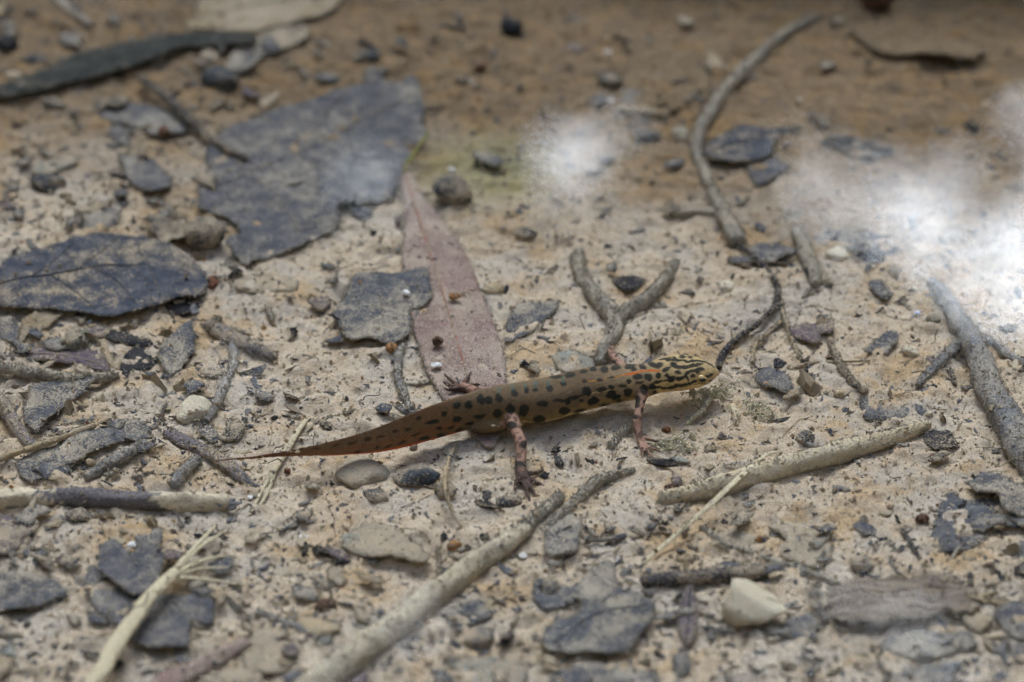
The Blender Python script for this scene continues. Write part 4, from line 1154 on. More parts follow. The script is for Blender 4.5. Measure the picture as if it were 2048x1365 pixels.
# brow over each eye
me = bpy.data.meshes.new("newt_build")
me.from_pydata(np.vstack(NV).tolist(), [], NF)
tmp = bpy.data.objects.new("newt_build", me)
COL.objects.link(tmp)
md = tmp.modifiers.new("r", 'REMESH')
md.mode = 'VOXEL'
md.voxel_size = 0.0135
sm = tmp.modifiers.new("s", 'SMOOTH')
sm.factor, sm.iterations = 0.5, 5
dg = bpy.context.evaluated_depsgraph_get()
dg.update()
nm = bpy.data.meshes.new_from_object(tmp.evaluated_get(dg))
bpy.data.objects.remove(tmp)
n = len(nm.vertices)
co = np.empty(n * 3)
nm.vertices.foreach_get("co", co)
co = co.reshape(-1, 3)
no = np.empty(n * 3)
nm.vertices.foreach_get("normal", no)
no = no.reshape(-1, 3)
npoly = len(nm.polygons)
fl = np.empty(npoly * 4, np.int32)
assert all(len(p.vertices) == 4 for p in nm.polygons[:5])
nm.polygons.foreach_get("vertices", fl)
faces = fl.reshape(-1, 4)

# --- pigment
px = project(co)
facing = ((CPOS - co) * no).sum(1) / np.linalg.norm(CPOS - co, axis=1)
kx = np.searchsorted(S[:, 0], np.clip(px[:, 0], S[0, 0], S[-1, 0] - 1))
ctr = AX[kx]
rel = co - ctr
vr = (rel * UPV[kx]).sum(1) / hb[kx]                       # -1 belly .. +1 back
sr = (rel * SIDE[kx]).sum(1) / ha[kx]                      # +1 towards the camera side
s_along = px[:, 0]


def C3(r, g, b):
    return np.array(lin(r, g, b)[:3])


def blend(col, w, c):
    w = np.clip(w, 0, 1)[:, None]
    return col * (1 - w) + c * w


def sm01(x, a, b):
    t = np.clip((x - a) / (b - a), 0, 1)
    return t * t * (3 - 2 * t)


nz = vnoise3(co[:, 0] * 9, co[:, 1] * 9, co[:, 2] * 9, 90)
nz2 = vnoise3(co[:, 0] * 26, co[:, 1] * 26, co[:, 2] * 26, 91)
col = np.tile(C3(110, 96, 70), (n, 1))                     # olive brown back
col = blend(col, sm01(-vr + 0.25 * nz, -0.15, 0.25) * sm01(s_along, 940, 1040), C3(140, 122, 80))      # yellowish flank
col = blend(col, sm01(-vr + 0.2 * nz, 0.36, 0.56) * sm01(s_along, 1000, 1050), C3(214, 192, 134))       # cream belly edge
col = blend(col, sm01(940 - s_along, 0, 60) * 1.0, C3(118, 97, 70))                                    # tail
col = blend(col, sm01(s_along, 1150, 1290) * sm01(vr, -0.2, 0.2), C3(150, 136, 102))                    # paler nape
col = blend(col, sm01(s_along, 1290, 1330), C3(184, 168, 118))                                          # head
# tail: rusty band, copper lower edge, pale bands of the fin
tb = sm01(945 - s_along, 0, 40)
col = blend(col, tb * np.exp(-((vr + 0.35) / 0.22) ** 2) * sm01(s_along, 520, 640) * 0.45, C3(150, 112, 74))
col = blend(col, tb * np.exp(-((vr + 0.10) / 0.14) ** 2) * 0.5, C3(134, 84, 54))
col = blend(col, tb * sm01(-vr, 0.62, 0.80) * sm01(s_along, 540, 660) * 0.95, C3(204, 98, 36))
col = blend(col, sm01(640 - s_along, 0, 110) * 0.8, C3(108, 72, 54))
col = col * (1 + 0.30 * nz2 + 0.12 * nz)[:, None]

SPOT = C3(42, 44, 38)
Z1 = lambda x, y: (400 + x / 3.657, 640 + y / 3.657)
Z2 = lambda x, y: (840 + x / 3.2, 640 + y / 3.2)
Z3 = lambda x, y: (1140 + x / 5.461, 680 + y / 5.461)
spots = []
for x, y, a, b in [(1690, 750, 40, 14), (1880, 730, 25, 18), (1600, 720, 20, 12), (1520, 800, 28, 11), (1435, 820, 20, 12), (1320, 855, 20, 9), (1225, 875, 25, 12),
                   (1110, 905, 25, 8), (1000, 915, 22, 8), (1830, 785, 25, 8), (1760, 850, 30, 9), (1640, 865, 28, 9), (1580, 840, 30, 8), (1480, 900, 25, 8), (1370, 930, 25, 8), (1290, 935, 20, 7),
                   (1160, 968, 22, 6), (1975, 755, 25, 8), (1890, 805, 22, 8), (850, 940, 22, 7)]:
    spots.append((*Z1(x, y), a / 3.657, b / 3.657, 0.30, C3(66, 50, 40) if x < 1500 else C3(56, 54, 44)))
for x, y, a, b, r in [(760, 637, 38, 22, .2), (925, 580, 38, 22, .2), (1110, 525, 32, 24, .4), (1185, 545, 30, 9, .2), (1025, 585, 30, 8, .3), (785, 540, 28, 14, .1), (665, 580, 30, 36, 0), (575, 572, 30, 34, 0),
                      (497, 600, 28, 25, 0), (385, 620, 34, 12, .1), (322, 662, 22, 9, .1), (590, 672, 30, 25, 0), (1225, 478, 36, 20, .5), (1258, 495, 20, 14, 0), (945, 522, 18, 14, 0), (1030, 522, 14, 8, 0),
                      (1065, 455, 30, 26, 0), (1165, 445, 32, 18, .2), (1230, 430, 22, 16, 0), (980, 500, 48, 10, .15), (890, 515, 40, 8, .1),
                      (870, 365, 38, 11, .1), (960, 352, 32, 14, .1), (1048, 330, 22, 11, .1), (1105, 315, 22, 16, 0), (1178, 315, 24, 22, 0), (1252, 303, 30, 16, 0),
                      (1050, 395, 16, 9, .1), (1155, 380, 22, 8, .1), (1225, 368, 18, 8, .1),
                      (395, 512, 24, 30, 0), (440, 515, 26, 24, 0), (312, 545, 28, 26, 0), (238, 550, 22, 24, 0), (160, 600, 18, 16, 0), (240, 640, 26, 17, 0), (75, 655, 35, 11, .2),
                      (505, 500, 20, 26, 0), (600, 474, 18, 18, 0), (680, 452, 18, 20, 0), (745, 446, 16, 16, 0), (830, 436, 22, 18, 0), (918, 410, 20, 18, 0), (130, 690, 18, 8, .1), (195, 690, 16, 8, .1), (245, 705, 18, 8, .1), (130, 735, 22, 8, .1), (30, 760, 22, 9, .1),
                      (665, 800, 22, 22, 0), (640, 920, 36, 16, 0)]:
    spots.append((*Z2(x, y), a / 3.2, b / 3.2, r, SPOT))
for x, y, a, b, r in [(650, 285, 62, 30, .2), (690, 325, 30, 20, 0), (790, 292, 50, 28, -.3), (740, 400, 50, 28, 0), (850, 412, 42, 36, 0), (970, 390, 36, 32, 0), (930, 280, 52, 28, -.4), (985, 265, 30, 22, 0), (880, 245, 30, 14, 0),
                      (640, 455, 32, 30, 0), (760, 470, 38, 15, .1), (575, 512, 40, 14, .1), (1050, 320, 48, 26, .5), (1175, 352, 32, 20, 0), (1120, 262, 38, 18, 0), (1110, 425, 42, 34, 0), (1225, 185, 34, 21, 0), (1312, 187, 28, 16, 0),
                      (1060, 203, 40, 11, 0), (1350, 400, 26, 18, 0), (1405, 358, 26, 16, 0), (635, 570, 44, 44, .4), (810, 545, 48, 50, 0), (905, 510, 42, 36, 0), (455, 597, 50, 34, .6), (510, 625, 34, 24, 0), (255, 675, 50, 40, .5), (545, 668, 36, 14, .3),
                      (920, 578, 24, 15, .4), (1580, 300, 20, 14, 0), (745, 655, 28, 40, 0), (815, 672, 20, 20, 0), (738, 715, 30, 26, 0), (795, 780, 20, 40, 0), (712, 845, 26, 22, 0), (480, 240, 28, 20, 0), (770, 1030, 42, 42, 0)]:
    spots.append((*Z3(x, y), a / 5.461, b / 5.461, r, SPOT if y < 900 else C3(88, 70, 58)))
lines = [([(870, 522), (960, 520), (1080, 520), (1200, 500), (1330, 470), (1390, 450)], 15, SPOT), ([(1480, 412), (1545, 388)], 15, SPOT), ([(925, 468), (1080, 440), (1130, 440)], 13, SPOT),
         ([(1180, 435), (1250, 390), (1320, 350), (1400, 328), (1450, 322)], 22, SPOT), ([(1110, 270), (1180, 300), (1260, 297), (1350, 276), (1425, 272)], 22, SPOT),
         ([(980, 215), (1150, 225), (1300, 236), (1410, 225), (1490, 248), (1580, 292)], 12, SPOT), ([(1270, 395), (1300, 440)], 14, SPOT), ([(1060, 385), (1120, 440)], 20, SPOT),
         ([(1130, 195), (1170, 225)], 18, SPOT), ([(1370, 495), (1480, 475), (1560, 432)], 5, C3(60, 50, 40)), ([(0, 640), (120, 615), (230, 580)], 9, SPOT)]
orange = [([(975, 338), (880, 338), (760, 352), (600, 382)], 13, C3(196, 108, 40)), ([(600, 382), (500, 395), (380, 425), (250, 440), (120, 455)], 8, C3(176, 126, 44))]
cream = [([(960, 562), (1100, 566), (1250, 540), (1400, 512), (1500, 478)], 20, C3(214, 192, 132)), ([(940, 490), (1080, 470), (1200, 462), (1300, 430)], 10, C3(206, 184, 120)), ([(240, 590), (400, 560), (600, 500), (700, 480), (900, 455)], 7, C3(186, 166, 116))]
jx = px[:, 0] + 6 * vnoise3(co[:, 0] * 9, co[:, 1] * 9, co[:, 2] * 9, 95) + 3 * vnoise3(co[:, 0] * 26, co[:, 1] * 26, co[:, 2] * 26, 93)
jy = px[:, 1] + 5 * vnoise3(co[:, 0] * 9, co[:, 1] * 9, co[:, 2] * 9, 96) + 3 * vnoise3(co[:, 0] * 26, co[:, 1] * 26, co[:, 2] * 26, 94)
vis = facing > -0.12


def seg_d(pts):
    d = np.full(n, 1e9)
    for (x1, y1), (x2, y2) in zip(pts[:-1], pts[1:]):
        dx, dy = x2 - x1, y2 - y1
        t = np.clip(((jx - x1) * dx + (jy - y1) * dy) / (dx * dx + dy * dy), 0, 1)
        d = np.minimum(d, np.hypot(jx - x1 - t * dx, jy - y1 - t * dy))
    return d


onlimb = np.zeros(n, bool)
for D in LIMBS:
    for p in D[::2]:
        near = ((co - p[:3]) ** 2).sum(1) < (p[3] * 1.35 + 0.012) ** 2
        onlimb |= near
inbody = (vr ** 2 + sr ** 2 < 1.10) & (s_along > 940)
onlimb &= ~inbody
lt = np.zeros(n)
col = blend(col, onlimb * 1.0, C3(160, 132, 110))
foot = onlimb & (co[:, 2] < 0.30) & (s_along < 1120)
col = blend(col, foot * sm01(0.30 - co[:, 2], 0, 0.10), C3(84, 70, 62))
for ln_, w, cc in cream:
    d = seg_d([Z3(*p) for p in ln_])
    col = blend(col, (1 - sm01(d, w / 5.461 * 0.6, w / 5.461 * 1.3)) * vis * ~onlimb, cc)
for ln_, w, cc in orange:
    d = seg_d([Z3(*p) for p in ln_])
    col = blend(col, (1 - sm01(d, w / 5.461 * 0.5, w / 5.461 * 1.15)) * vis * ~onlimb, cc)
for x, y, a, b, r, cc in spots:
    dx, dy = jx - x, jy - y
    c_, s_ = math.cos(r), math.sin(r)
    u, v = (dx * c_ - dy * s_) / a, (dx * s_ + dy * c_) / b
    q = np.sqrt(u * u + v * v)
    e = 2.3 / max(b, 2)
    col = blend(col, (1 - sm01(q, 1 - e * 0.5, 1 + e)) * vis * 0.94, cc)
for ln_, w, cc in lines:
    d = seg_d([Z3(*p) for p in ln_])
    col = blend(col, (1 - sm01(d, w / 5.461 * 0.75, w / 5.461 * 1.25)) * vis * ~onlimb * 0.95, cc)
for x, y in [(510, 455), (595, 440), (670, 422), (740, 412), (825, 408), (915, 385), (235, 530), (330, 520)]:
    X, Y = Z2(x, y)
    q = np.hypot((jx - X) / (4.6 if x > 400 else 3), (jy - Y) / 8.5)
    col = blend(col, (1 - sm01(q, 0.4, 1.2)) * vis * 0.6, C3(76, 108, 96) if x > 400 else C3(66, 90, 76))
# the side away from the camera: blotches of the same kind
hid = ~vis
hs = vnoise3(co[:, 0] * 4.2, co[:, 1] * 4.2, co[:, 2] * 4.2, 97)
col = blend(col, hid * sm01(hs, 0.10, 0.16) * (s_along > 500), SPOT)
col = blend(col, onlimb * sm01(vnoise3(co[:, 0] * 14, co[:, 1] * 14, co[:, 2] * 14, 99), 0.10, 0.2) * 0.75, C3(76, 62, 52))
col = np.clip(col * np.array([1.12, 1.0, 1.06]), 0.004, 0.9)

m, nt, N, L, bs = nodes_of("newt_skin")
ca = N.new("ShaderNodeVertexColor")
ca.layer_name = "pigment"
v = coord_cm(nt, rnd=False)
g1, g2 = noise(nt, v, 55, 2, 0.6), noise(nt, v, 18, 3, 0.6)
hsv = N.new("ShaderNodeHueSaturation")
L.new(ca.outputs[0], hsv.inputs["Color"])
L.new(mathn(nt, 'MULTIPLY_ADD', g1, 1.1, 0.45), hsv.inputs["Value"])
L.new(hsv.outputs[0], bs.inputs["Base Color"])
bs.inputs["Roughness"].default_value = 0.6
bs.inputs["Specular IOR Level"].default_value = 0.15
bs.inputs["Subsurface Weight"].default_value = 0.0
L.new(bump(nt, mathn(nt, 'ADD', g1, g2), 0.7, 0.035), bs.inputs["Normal"])
M["newt"] = m
nbase = np.array([co[:, 0].mean(), co[:, 1].mean(), 0.0])
newt = empty("newt", nbase)
tag(newt, "slender spotted olive-brown newt with an orange back stripe walking on the silt", "newt")
nb_ = link_mesh("body", co, faces, M["newt"], parent=newt, colors=col)
raise_top(co)

m, nt, N, L, bs = nodes_of("newt_iris")
v = coord_cm(nt, rnd=False)
L.new(mixc(nt, ramp(nt, noise(nt, v, 40, 2), 0.4, 0.6), lin(150, 118, 66), lin(196, 164, 100)), bs.inputs["Base Color"])
bs.inputs["Roughness"].default_value = 0.25
M["iris"] = m
m, nt, N, L, bs = nodes_of("newt_pupil")
v = coord_cm(nt, rnd=False)
L.new(mixc(nt, noise(nt, v, 30, 2), lin(10, 10, 10), lin(20, 18, 16)), bs.inputs["Base Color"])
bs.inputs["Roughness"].default_value = 0.12
bs.inputs["Specular IOR Level"].default_value = 0.6
M["pupil"] = m


def eye_at(p, nrm):
    R = 0.088
    fwd = Tn[np.argmin(np.abs(S[:, 0] - 1400))]
    c0 = p - nrm * R * 0.15
    B = np.stack([fwd, np.cross(nrm, fwd), nrm], 0)
    B[1] /= np.linalg.norm(B[1])
    V = ICO_V * np.array([R * 1.15, R * 0.92, R]) @ B + c0
    e = link_mesh("eye", V, ICO_F, M["iris"], parent=newt)
    Vp = ICO_V * np.array([R * 0.72, R * 0.46, R * 0.4]) @ B + c0 + nrm * R * 0.74
    link_mesh("pupil", Vp, ICO_F, M["pupil"], parent=e)


cand = np.where((np.hypot(px[:, 0] - 1402, px[:, 1] - 762) < 3) & (facing > 0.2))[0]
k = cand[np.argmax(facing[cand])]
eye_at(co[k], no[k])
ks = np.argmin(np.abs(S[:, 0] - px[k, 0]))
mir = co[k] - 2 * ((co[k] - AX[ks]) @ SIDE[ks]) * SIDE[ks]
k2 = np.argmin(((co - mir) ** 2).sum(1))
eye_at(co[k2], no[k2])

# ------------------------------------------------------------------ algae, insect
def tuft(name, label, cx, cy, w, h, nb, seed, mat="algae", zlift=0.15):
    g = np.random.default_rng(seed)
    base = onbed(cx, cy, 0)
    Vs, Fs, off = [], [], 0
    for _ in range(nb):
        a = onbed(cx + g.uniform(-w, w) * 0.7, cy + g.uniform(-h, h) * 0.7, g.uniform(0, zlift))
        b = a + g.normal(0, 0.14, 3) * [1, 1, 0.6]
        D = catmull(np.array([a, a * 0.67 + b * 0.33 + g.normal(0, 0.035, 3), a * 0.33 + b * 0.67 + g.normal(0, 0.035, 3), b]), 0.02)
        V, F = tube(D, np.full(len(D), g.uniform(0.004, 0.010)), seed=seed, nseg=5, knob=0.4, fuzz=0.01)
        Vs.append(V)
        Fs += [[i + off for i in f] for f in F]
        off += len(V)
        V, F = crumbs_mesh(D[g.integers(0, len(D), 14)] + g.normal(0, 0.025, (14, 3)), g.uniform(0.006, 0.018, 14), g)
        Vs.append(V)
        Fs += (F + off).tolist()
        off += len(V)
    o = link_mesh(name, np.vstack(Vs), Fs, M[mat], origin=base)
    o["kind"] = "stuff"
    tag(o, label, "algae")


tuft("algae_tuft", "pale branching algae tuft under the newt's snout", 1420, 790, 54, 17, 60, 3, zlift=0.26)
tuft("algae_tuft", "loose algae threads on ochre silt in front of the newt's chin", 1500, 825, 70, 30, 40, 4, zlift=0.06)
tuft("algae_tuft", "fuzzy algae threads beside the newt's front fingers", 1345, 890, 62, 28, 44, 5, zlift=0.06)
twig("algae_stalk", "pale soft algae stalk leading down from the branching tuft", "algae", [[(1424, 790, 4, .22), (1410, 812, 4, .14), (1388, 836, 4, .06), (1372, 850, 3)]], "algae", fuzz=0.02, crust=0.6)
twig("worm_tube", "short white curved tube standing below the algae threads", "tube", [[(1464, 812, 6, .05), (1472, 828, 6.5, .08), (1472, 852, 5)]], "twig_cream", fuzz=0.012)

m, nt, N, L, bs = nodes_of("bug_shell")
v = coord_cm(nt, rnd=False)
L.new(mixc(nt, noise(nt, v, 30, 2), lin(210, 214, 226), lin(150, 152, 160)), bs.inputs["Base Color"])
bs.inputs["Roughness"].default_value = 0.3
M["bug"] = m
bp = at(1835, 629, ZW)
bug = empty("water_insect", bp)
tag(bug, "tiny pale insect standing on the water surface near the thick grey root", "insect")
link_mesh("body", ICO_V * np.array([0.045, 0.03, 0.022]) + bp + [0, 0, 0.035], ICO_F, M["bug"], parent=bug)
for sx, sy in ((1, 1), (1, -1), (-1, 1), (-1, -1), (0.1, 1.2), (0.1, -1.2)):
    D = catmull(np.array([bp + [0.02 * sx, 0.01 * sy, 0.03], bp + [0.06 * sx, 0.06 * sy, 0.05], bp + [0.10 * sx, 0.11 * sy, 0.0]]), 0.02)
    V, F = tube(D, np.full(len(D), 0.006), nseg=5, knob=0)
    link_mesh("leg", V, F, M["bug"], parent=bug)

# ------------------------------------------------------------------ small litter: single flakes, then grit and crumbs
def flake_proto(seed):
    g = np.random.default_rng(seed)
    k = int(g.integers(6, 10))
    a = np.sort(g.uniform(0, 2 * math.pi, k))
    r = g.uniform(0.55, 1.0, k)
    el = g.uniform(0.35, 0.85)
    T = np.column_stack([r * np.cos(a), r * np.sin(a) * el, 0.10 * g.normal(0, 1, k)])
    V = np.vstack([T, [[0, 0, 0.08]], T - [0, 0, 0.14]])
    F = [[i, (i + 1) % k, k] for i in range(k)] + [[(i + 1) % k, i, k + 1 + i, k + 1 + (i + 1) % k] for i in range(k)] + [list(range(2 * k, k, -1))]
    return V, F


FMESH = {}
kinds = [("charcoal", "leaf_black", "tiny charcoal leaf flake lying loose on the silt", "charcoal leaf flakes scattered on the silt"),
         ("slate", "leaf_slate_dusty", "tiny dusty slate-grey leaf flake lying loose on the silt", "slate leaf flakes scattered on the silt"),
         ("tan", "leaf_tan_pale", "tiny pale tan leaf flake lying loose on the silt", "tan leaf flakes scattered on the silt"),
         ("stone", "stone_tan", "tiny tan gravel grain lying loose on the silt", "gravel grains scattered on the silt"),
         ("purple", "leaf_purple", "tiny dull purple leaf flake lying loose on the silt", "purple leaf flakes scattered on the silt")]
for nm_, mt, lb, gp in kinds:
    for q in range(6):
        V, F = flake_proto(hash((nm_, q)) % 1000 if False else 1000 + q * 7 + len(nm_) * 31)
        if nm_ == "stone":
            V = np.column_stack([V[:, 0], V[:, 1], V[:, 2] * 4])
        me = bpy.data.meshes.new("flake")
        me.from_pydata((V * 0.01).tolist(), [], F)
        me.materials.append(M[mt])
        FMESH[(nm_, q)] = me
import re as _re
LAND = []
for o in list(COL.objects):
    if o.parent is None and "label" in o and "_o" in o and o.get("category") not in ("pellet", "chip", "algae", "insect"):
        sh = _re.split(r",| (?:with|lying|beside|tapering|partly|half|pinned|sticking|stretching|next|above|crossed|between|resting|stuck|against|poking|leaning|near|below|under|beneath|behind|in front|at the|whose|passing|crossing|bending|slanting|running|curling|hanging|past|standing|leading|on|tucked|beyond|touching|wedged|pointing|to|from|curving|jutting|showing|over|walking|breaking|curling up|by|in|bent|out|tinged|that|of) ", o["label"])[0]
        LAND.append((np.array(o["_o"])[:2], sh))
LXY = np.array([a for a, _ in LAND])

def landmark(p):
    return LAND[int(np.argmin(((LXY - p[:2]) ** 2).sum(1)))][1]


g = np.random.default_rng(4242)
SCR = [("leaf_slate_dusty", "dusty slate-grey"), ("leaf_black_dusty", "sooty black"), ("leaf_slate", "blue-grey"), ("leaf_tan_pale", "pale tan"), ("leaf_purple", "dull purple"), ("leaf_pale", "sage-grey"), ("leaf_tan", "brown-tan")]
TWK = [("twig_grey", "grey"), ("twig_silt", "silt-coated"), ("twig_dark", "dark"), ("twig_brown", "brown"), ("twig_tan", "straw-tan")]
made = 0
while made < 400:
    x_, y_ = g.uniform(-20, 2068), g.uniform(-10, 1375)
    dens = 0.28
    if x_ < 480:
        dens = 0.85
    if y_ > 1040:
        dens = 0.95
    if y_ < 320 and x_ < 760:
        dens = 0.8
    if x_ > 1450 and y_ < 420:
        dens = 0.10
    if x_ > 1850 and 880 < y_ < 1300:
        dens = 0.9
    if g.random() > dens:
        continue
    p = onbed(x_, y_, 0.0)
    tz = float(top_at(p[0], p[1])) - float(hfull(p[0], p[1]))
    if tz > 0.25 or (tz > 0.06 and g.random() > 0.2):
        continue
    made += 1
    lm = landmark(p)
    if made % 10 < 6:
        mt, cn = SCR[g.choice(7, p=[0.32, 0.16, 0.22, 0.09, 0.10, 0.04, 0.07] if y_ > 400 else [0.3, 0.24, 0.3, 0, 0.08, 0, 0.08])]
        R_, el, a0 = float(np.exp(g.normal(3.3 if dens > 0.7 else 3.05, 0.38))), g.uniform(0.3, 0.8), g.uniform(0, 3.14)
        k = int(g.integers(7, 11))
        a = np.sort(np.linspace(0, 6.283, k, endpoint=False) + g.normal(0, 0.2, k))
        r = g.uniform(0.55, 1.1, k)
        lx, ly = R_ * r * np.cos(a), R_ * el * r * np.sin(a)
        ol = [(x_ + lx[q] * math.cos(a0) - ly[q] * math.sin(a0), y_ + 0.62 * (lx[q] * math.sin(a0) + ly[q] * math.cos(a0))) for q in range(k)]
        big = "small" if R_ < 22 else ("palm-shaped" if el > 0.7 and False else "ragged" if R_ < 32 else "broad")
        lb = "%s %s leaf scrap near the %s" % (big, cn, lm)
        leaf("leaf_scrap", lb, ol, mt, cat="leaf scrap", group=lb + " set", z0=g.uniform(0.05, 0.14), thick=0.03, wave=0.05, curl=g.uniform(-0.03, 0.08), jag=0.03, grid=0.14)
    else:
        mt, cn = TWK[g.choice(5, p=[0.28, 0.3, 0.2, 0.12, 0.1])]
        ln_, a0, rp = float(np.exp(g.normal(3.7, 0.35))), g.uniform(0, 3.14), g.uniform(2.5, 8)
        dx, dy = math.cos(a0) * ln_ / 2, math.sin(a0) * ln_ / 2 * 0.6
        bx_, by_ = g.normal(0, 4, 2)
        lb = "%s %s twiglet near the %s" % ("thin" if rp < 5 else "stubby", cn, lm)
        twig("twiglet", lb, "twiglet", [[(x_ - dx, y_ - dy, rp * 0.8), (x_ + bx_, y_ + by_, rp), (x_ + dx, y_ + dy, rp * 0.6)]], mt, fuzz=0.015, knob=0.16, crust=0.5, group=lb + " set", sink=0.4)

g = np.random.default_rng(77)
occupied = TOP - BEDZ > 0.06
cnt = 0
counts = {}
while cnt < 300:
    x_, y_ = g.uniform(-30, 2078), g.uniform(-30, 1395)
    p = at(x_, y_, 0.0)
    dens = 0.5 + vnoise(p[0] / 2.2, p[1] / 2.2, 120)
    if x_ < 480 or y_ > 1080:
        dens += 0.35
    if x_ > 1450 and y_ < 400:
        dens -= 0.3
    if g.random() > dens:
        continue
    i, j = int(round((p[0] + 15) / 0.05)), int(round((p[1] + 14) / 0.05))
    if not (0 <= i < nxg and 0 <= j < nyg) or occupied[j, i]:
        continue
    kd = kinds[g.choice(5, p=[0.32, 0.26, 0.14, 0.18, 0.10])]
    o = bpy.data.objects.new("gravel_grain" if kd[0] == "stone" else "leaf_flake", FMESH[(kd[0], int(g.integers(0, 6)))])
    COL.objects.link(o)
    s_ = float(np.exp(g.normal(-2.05, 0.36)))
    o.scale = (s_ * g.uniform(0.8, 1.6), s_, s_ * g.uniform(0.7, 1.3))
    o.rotation_euler = (g.normal(0, 0.22), g.normal(0, 0.22), g.uniform(0, 6.28))
    o.location = (p[0] * 0.01, p[1] * 0.01, (float(BEDZ[j, i]) + 0.25 * s_ + 0.01) * 0.01)
    sh = landmark(p)
    lb = kd[2].split(" lying")[0] + " near the " + sh
    tag(o, lb, "grain" if kd[0] == "stone" else "leaf flake", lb.replace("tiny ", "") + " set")
    cnt += 1

PAL = [lin(*c)[:3] for c in ((176, 158, 128), (196, 180, 152), (150, 132, 104), (120, 106, 88), (72, 68, 66), (52, 52, 56), (160, 122, 76), (206, 196, 174), (104, 100, 100), (130, 78, 50))]
PW = np.array([0.32, 0.22, 0.16, 0.08, 0.04, 0.02, 0.07, 0.05, 0.05, 0.01])


def scatter_xy(n_, g):
    px_ = np.stack([g.uniform(-120, 2168, n_), g.uniform(-150, 1480, n_)], 1)
    d = CF[None] + np.stack([(px_[:, 0] - 1024) * KPX, np.zeros(n_), np.zeros(n_)], 1) - CU[None] * ((px_[:, 1] - 682.5) * KPX)[:, None]
    t = -CPOS[2] / d[:, 2]
    return CPOS[:2] + d[:, :2] * t[:, None]


n_ = 42000
xy = scatter_xy(n_, g)
z = top_at(xy[:, 0], xy[:, 1])
keep = z < 0.42
xy, z = xy[keep], z[keep]
n_ = len(xy)
sz = np.clip(np.exp(g.normal(-4.35, 0.5, n_)), 0.005, 0.05)
V, F = crumbs_mesh(np.column_stack([xy, z + sz * 0.4]), sz, g)
cc = np.repeat(np.array(PAL)[g.choice(10, n_, p=PW / PW.sum())], 6, axis=0)
o = link_mesh("grit", V, F, M["crumb"], origin=np.zeros(3), smooth=False, colors=cc)
o["kind"] = "stuff"
# thin flecks of rotted leaf
n_ = 14000
xy = scatter_xy(n_, g)
occ = top_at(xy[:, 0], xy[:, 1]) - hfull(xy[:, 0], xy[:, 1]) > 0.07
xy = xy[(~occ) | (g.random(n_) < 0.12)]
n_ = len(xy)
z = top_at(xy[:, 0], xy[:, 1])
pj = project(np.column_stack([xy, z]))
keep = (z < 0.42) & ((g.random(n_) < 0.62) | (pj[:, 0] < 520) | (pj[:, 1] > 1080)) & ~((g.random(n_) < 0.5) & (pj[:, 0] > 1450) & (pj[:, 1] < 420))
xy, z = xy[keep], z[keep]
bigger = np.where((pj[keep, 0] < 520) | (pj[keep, 1] > 1080), 0.18, 0.0)
n_ = len(xy)
Vs, Fs, Cs = [], [], []
protos = [flake_proto(3000 + q) for q in range(12)]
off = 0
DP = [lin(*c)[:3] for c in ((52, 54, 60), (72, 74, 80), (94, 95, 100), (112, 108, 104), (128, 110, 86), (84, 70, 58), (164, 150, 126), (150, 134, 108))]
for q in range(n_):
    V, F = protos[q % 12]
    s_ = float(np.exp(g.normal(-3.15 + bigger[q], 0.45)))
    a = g.uniform(0, 6.28)
    c_, s2 = math.cos(a), math.sin(a)
    W = V * [s_ * g.uniform(0.8, 2.0), s_, s_]
    W = W @ np.array([[c_, s2, 0], [-s2, c_, 0], [0, 0, 1]])
    W[:, 2] += W[:, 0] * g.normal(0, 0.25) + W[:, 1] * g.normal(0, 0.25)
    Vs.append(W + [xy[q, 0], xy[q, 1], z[q] + 0.2 * s_])
    Fs += [[i + off for i in f] for f in F]
    off += len(V)
    Cs.append(np.tile(DP[int(g.integers(0, 8))], (len(V), 1)))
o = link_mesh("debris", np.vstack(Vs), Fs, M["crumb"], origin=np.zeros(3), smooth=False, colors=np.vstack(Cs))
o["kind"] = "stuff"
# hair-fine fibres
Vs, Fs, Cs, off = [], [], [], 0
FP = [lin(*c)[:3] for c in ((160, 142, 108), (120, 104, 82), (70, 62, 54), (190, 174, 142))]
for q in range(520):
    p = scatter_xy(1, g)[0]
    a, l_ = g.uniform(0, 6.28), g.uniform(0.2, 0.9)
    t = np.linspace(-0.5, 0.5, 4)[:, None]
    D = p + t * l_ * np.array([math.cos(a), math.sin(a)]) + g.normal(0, 0.05, (4, 2))
    D = np.column_stack([D, top_at(D[:, 0], D[:, 1]) + 0.012])
    if D[:, 2].max() > 0.5:
        continue
    D = catmull(D, 0.08)
    V, F = tube(D, np.full(len(D), g.uniform(0.004, 0.010)), nseg=4, knob=0)
    Vs.append(V)
    Fs += [[i + off for i in f] for f in F]
    off += len(V)
    Cs.append(np.tile(FP[int(g.integers(0, 4))], (len(V), 1)))
o = link_mesh("fibre_litter", np.vstack(Vs), Fs, M["crumb"], origin=np.zeros(3), colors=np.vstack(Cs))
o["kind"] = "stuff"

